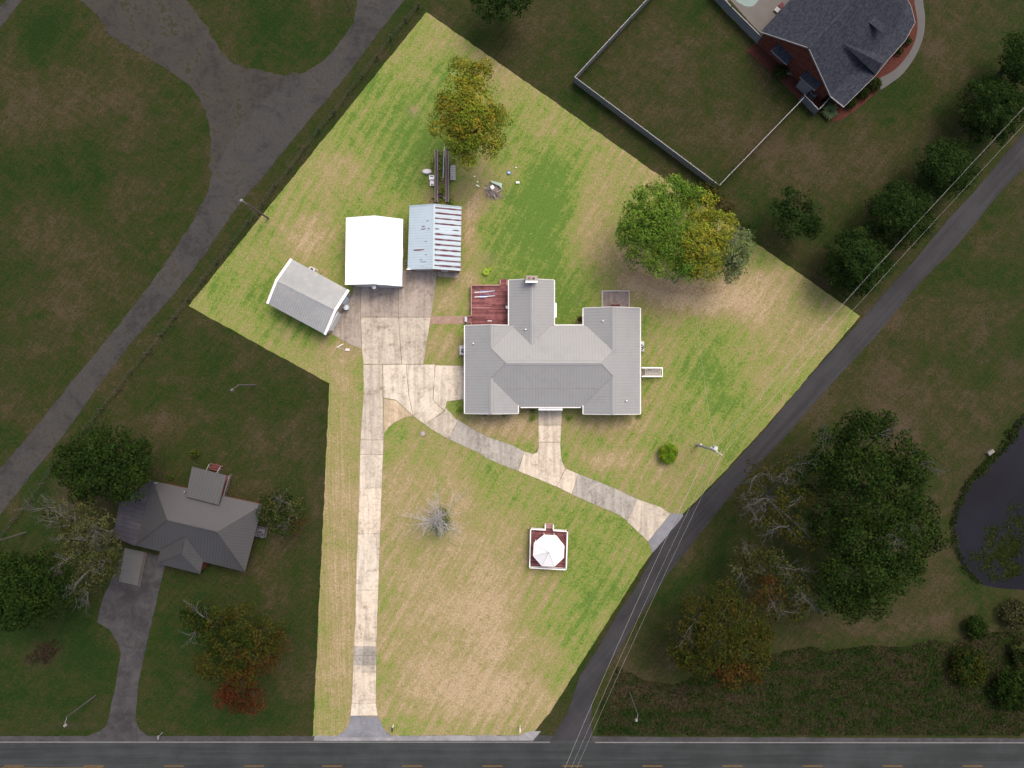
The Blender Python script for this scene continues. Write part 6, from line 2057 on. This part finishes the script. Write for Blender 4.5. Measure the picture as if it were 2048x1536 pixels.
MB().box((cx + 0.03, cy - 0.04, 0.70), (0.5, 0.07, 0.03)).build('opening', MAT['metal_dark'], o)
MB().box((cx + 0.05, cy - 0.64, 0.605), (0.34, 0.14, 0.03)).build('opening', MAT['metal_dark'], o)
for sx in (-0.3, 0.3):
    for sy in (-0.5, 0.4):
        MB().cyl((cx + sx - 0.04, cy + sy, 0.15), (cx + sx + 0.04, cy + sy, 0.15), 0.15, 0.15, 10).build('wheel', MAT['rubber'], o)
for lab, p, r, m in (('pale round stone between the rusty beams, larger', (885.5, 360), 0.3, 'brick_walk'), ('pale round stone between the rusty beams, smaller, lower', (889, 397), 0.22, 'metal')):
    x, y = W(*p)
    mb = MB()
    vs, fs = [], []
    for j in range(4):
        for k in range(8):
            a = k * math.pi / 4
            q = math.cos(j * 0.45)
            rr_ = r * q * (1 + 0.15 * mnoise.noise(Vector((k * 1.7, j, r * 9))))
            vs.append((x + rr_ * math.cos(a), y + rr_ * math.sin(a), r * 0.7 * math.sin(j * 0.45) + 0.02))
    for j in range(3):
        for k in range(8):
            fs.append((j * 8 + k, j * 8 + (k + 1) % 8, (j + 1) * 8 + (k + 1) % 8, (j + 1) * 8 + k))
    fs.append(tuple(24 + k for k in range(8)))
    mb.add(vs, fs)
    props(mb.build('stone', MAT[m]), lab, 'stone')

# brush heap with a sheet and a box
bp_ = thing('brush_pile', 'heap of dead branches on scorched soil in the upper lawn', 'brush pile', (*W(987, 383), 0))
cx, cy = W(987, 383)
rg = random.Random(3)
m = MB()
for k in range(260):
    a = rg.uniform(0, 6.28); d = abs(rg.gauss(0, 0.75))
    x, y = cx + d * math.cos(a), cy + d * math.sin(a) * 0.8
    an, L = rg.uniform(0, 6.28), rg.uniform(0.3, 1.1)
    z = max(0.04, 0.55 - 0.4 * d + rg.uniform(-0.15, 0.1))
    m.cyl((x - math.cos(an) * L / 2, y - math.sin(an) * L / 2, z), (x + math.cos(an) * L / 2, y + math.sin(an) * L / 2, z + rg.uniform(-0.1, 0.15)), rg.uniform(0.02, 0.045), 0.012, 4)
o = m.build('sticks', MAT['stick'], bp_); o['kind'] = 'stuff'
for (a, b_) in (((968, 377.6), (983, 378.5)), ((988, 389), (991, 398)), ((993, 386), (1004, 380)), ((984, 370), (981, 388))):
    MB().cyl((*W(*a), 0.4), (*W(*b_), 0.35), 0.05, 0.03, 6).build('branch', MAT['pallet'], bp_)
o = MB().facet([(*W(981, 362), 0.30), (*W(1004, 368), 0.32), (*W(1003, 379), 0.42), (*W(999, 374), 0.5), (*W(984, 367), 0.42)], 0.04).build('plastic_sheet', MAT['plastic_teal'])
props(o, 'pale teal plastic sheet draped over the back of the brush heap', 'sheet')
o = MB().box((*W(985, 377), 0.62), (0.48, 0.5, 0.12), R(30)).build('cardboard_box', MAT['plastic_white'])
props(o, 'white square box lying on top of the brush heap', 'box')
x, y = W(1018, 346)
t = thing('plastic_tub', 'small blue plastic tub lying on the grass right of the brush heap', 'tub', (x, y, 0))
MB().cyl((x, y, 0.0), (x, y, 0.22), 0.2, 0.24, 14).build('shell', MAT['plastic_blue'], t)
MB().cyl((x, y, 0.22), (x, y, 0.24), 0.13, 0.13, 12).build('lid', MAT['barrel'], t)
x, y = W(1035.5, 365.7)
t = thing('foam_box', 'white oblong box on the grass right of the blue tub', 'box', (x, y, 0))
MB().box((x, y, 0.1), (0.46, 0.24, 0.2)).build('body', MAT['plastic_white'], t)
MB().box((x, y, 0.215), (0.48, 0.26, 0.03)).build('lid', MAT['white'], t)
for p, lab in (((949, 353.3), 'white jug lying alone on the grass above the brush heap'), ((955.5, 364), 'white jug left of the brush heap, upper of three'), ((954, 371), 'white jug left of the brush heap, middle of three'), ((957, 373), 'white jug left of the brush heap, lowest of three'),
               ((1032, 335.7), 'white jug on the grass above the blue tub')):
    x, y = W(*p)
    t = thing('plastic_jug', lab, 'jug', (x, y, 0))
    MB().cyl((x - 0.1, y, 0.08), (x + 0.06, y, 0.08), 0.085, 0.085, 10).build('body', MAT['plastic_white'], t)
    MB().cyl((x + 0.06, y, 0.08), (x + 0.14, y, 0.08), 0.06, 0.025, 8).build('neck', MAT['plastic_white'], t)

# pipes and trough near the askew garage
o = MB().cyl((*W(674, 694.5), 0.06), (*W(687, 688), 0.06), 0.06, 0.06, 8).build('plastic_pipe', MAT['plastic_white'])
props(o, 'short white pipe on the grass near the askew garage, upper leg of the V', 'pipe')
o = MB().cyl((*W(673, 693), 0.05), (*W(690, 701), 0.05), 0.035, 0.035, 8).build('plastic_pipe', MAT['pallet'])
props(o, 'thin pale pipe on the grass near the askew garage, lower leg of the V', 'pipe')
x, y = W(695.5, 699.5)
t = thing('water_trough', 'small white trough on bare soil beside the concrete court', 'trough', (x, y, 0))
MB().box((x, y, 0.09), (0.52, 0.28, 0.18)).build('body', MAT['plastic_white'], t)
MB().box((x, y, 0.185), (0.34, 0.12, 0.02)).build('hollow', MAT['pallet'], t)
# tree stump ring on the front lawn
x, y = W(846, 867)
t = thing('tree_stump', 'low grey tree stump beside the curved drive', 'stump', (x, y, 0))
MB().cyl((x, y, -0.02), (x, y, 0.18), 0.42, 0.36, 14).build('stump_body', MAT['wood_grey'], t)
MB().cyl((x, y, 0.18), (x, y, 0.19), 0.30, 0.30, 14).build('stump_face', MAT['stick'], t)

# ------------------------------------------------------------------ pond
pond = smooth([(2200, 760), (2048, 832), (2031, 845), (2011, 893), (1961, 943), (1936, 968), (1916, 1005), (1906, 1043), (1911, 1088), (1923, 1130), (1946, 1152), (1973, 1172), (2048, 1180), (2300, 1200)])
sheet('pond_water', rough(P(pond), 0.5, 0.12, 41), 0.012, MAT['pond'])
lob = []
for (x, y, r) in ((2000, 1085, 26), (2035, 1060, 24), (1985, 1110, 22), (2040, 1110, 34), (2000, 1135, 24), (1965, 1125, 16), (1948, 1112, 12), (2030, 1025, 16), (1990, 1060, 10)):
    for k in range(16):
        lob.append((*W(x + random.uniform(-1, 1) * r, y + random.uniform(-1, 1) * r), 0.05, r * S * 0.4))
c, n_, s, co = lobe_leaves(lob, 0.13, 0.8, DIMPALE[:2] + DIM, 0.3, 0.12)
c[:, 2] = 0.02 + np.abs(c[:, 2]) * 0.12
props(leaf_cloud('water_weeds', c, n_, s, co, None, (0, 0, 0)), None, None, None, 'stuff')
# reeds along the bank
lob = []
bank = [(2040, 838), (2020, 868), (2008, 888), (1985, 912), (1962, 938), (1940, 958), (1925, 985), (1910, 1020), (1905, 1060), (1912, 1100), (1930, 1140), (1960, 1165)]
for i in range(len(bank) - 1):
    for k in range(7):
        t_ = k / 7
        x = bank[i][0] + (bank[i + 1][0] - bank[i][0]) * t_; y = bank[i][1] + (bank[i + 1][1] - bank[i][1]) * t_
        big = 12 if i < 4 else 4
        lob.append((*W(x + random.uniform(-2, big * 0.7), y + random.uniform(-2, 3)), 0.25, random.uniform(0.3, 0.6 if i > 4 else 0.8)))
c, n_, s, co = lobe_leaves(lob, 0.2, 0.8, DIM + [(0.045, 0.042, 0.018)], 0.3, 0.6)
c[:, 2] = np.maximum(c[:, 2], 0.02)
props(leaf_cloud('bank_reeds', c, n_, s, co, None, (0, 0, 0)), None, None, None, 'stuff')
x, y = W(1978, 904)
props(MB().box((x, y, 0.25), (0.9, 0.5, 0.5), R(35)).build('stone_block', MAT['stone']), 'pale stone block at the edge of the pond', 'stone')

# ------------------------------------------------------------------ rough grass, fence-line weeds, leaf litter (uncountable)
def tufts(name, pts, n, palette, size, hmax):
    pts = np.array(pts)
    c = np.stack([pts[:, 0], pts[:, 1], RNG.uniform(0.02, hmax, len(pts))], 1)
    pal = np.array(palette)
    col = pal[RNG.choice(len(pal), len(pts))] * RNG.uniform(0.6, 1.4, (len(pts), 1))
    up = np.stack([RNG.normal(0, 1, len(pts)), RNG.normal(0, 1, len(pts)), np.full(len(pts), 0.6)], 1)
    o = leaf_cloud(name, c, up, size * RNG.uniform(0.6, 1.4, len(pts)), col, None, (0, 0, 0), up=0.2, aspect=0.45)
    props(o, kind='stuff')


def scatter(poly, n):
    w = np.array(P(poly))
    lo, hi = w.min(0), w.max(0)
    p = RNG.uniform(lo, hi, (n * 3, 2))
    return p[inside(p, [tuple(q) for q in w])][:n]


rg_ = scatter([(1200, 1410), (1235, 1330), (1290, 1360), (1350, 1368), (1420, 1340), (1490, 1318), (1560, 1304), (1620, 1292), (1660, 1300), (1740, 1289), (1800, 1294), (1870, 1278), (1900, 1284), (1960, 1262), (2060, 1262), (2060, 1470), (1195, 1470)], 52000)
# clumpy: keep where a noise is high, and colour the rest drier
nz = np.array([mnoise.noise(Vector((p[0] * 0.45, p[1] * 0.9, 0))) + 0.6 * mnoise.noise(Vector((p[0] * 1.5, p[1] * 1.7, 4))) for p in rg_])
tufts('rough_grass', rg_[nz > 0.03], 0, [(0.022, 0.042, 0.010), (0.018, 0.035, 0.009), (0.030, 0.048, 0.012)], 0.24, 0.3)  # tuft colours carry the same painted dimming as the ground outside the lot
tufts('dry_rough_grass', rg_[nz <= 0.03], 0, [(0.065, 0.055, 0.032), (0.052, 0.046, 0.027), (0.035, 0.036, 0.016), (0.05, 0.032, 0.026)], 0.22, 0.22)
fl = []
for i in range(len(tops) - 1):
    a, b_ = Vector(tops[i]), Vector(tops[i + 1])
    for k in range(60):
        p = a.lerp(b_, random.random())
        fl.append((p.x + random.gauss(0, 0.35), p.y + random.gauss(0, 0.35)))
tufts('fence_line_grass', fl, 0, [(0.045, 0.034, 0.024), (0.03, 0.030, 0.014), (0.022, 0.034, 0.009)], 0.2, 0.3)
lf = scatter(PROPERTY, 1500)
lc = np.array([(0.36, 0.29, 0.16), (0.42, 0.38, 0.28), (0.30, 0.20, 0.10)])
c = np.stack([lf[:, 0], lf[:, 1], np.full(len(lf), 0.045)], 1)
props(leaf_cloud('fallen_leaves', c, np.tile([0, 0, 1.0], (len(lf), 1)), RNG.uniform(0.05, 0.17, len(lf)), lc[RNG.choice(3, len(lf))] * RNG.uniform(0.8, 1.2, (len(lf), 1)), None, (0, 0, 0), up=0.9, aspect=0.8), kind='stuff')
# leaf litter under the big trees in the lawn
ul = scatter([(1240, 500), (1280, 540), (1350, 575), (1460, 570), (1500, 520), (1440, 590), (1330, 590), (1250, 545)], 1800)
c = np.stack([ul[:, 0], ul[:, 1], np.full(len(ul), 0.04)], 1)
props(leaf_cloud('leaf_litter', c, np.tile([0, 0, 1.0], (len(ul), 1)), RNG.uniform(0.06, 0.14, len(ul)), np.array([(0.20, 0.10, 0.05), (0.26, 0.15, 0.08), (0.16, 0.09, 0.05)])[RNG.choice(3, len(ul))], None, (0, 0, 0), up=0.9), kind='stuff')
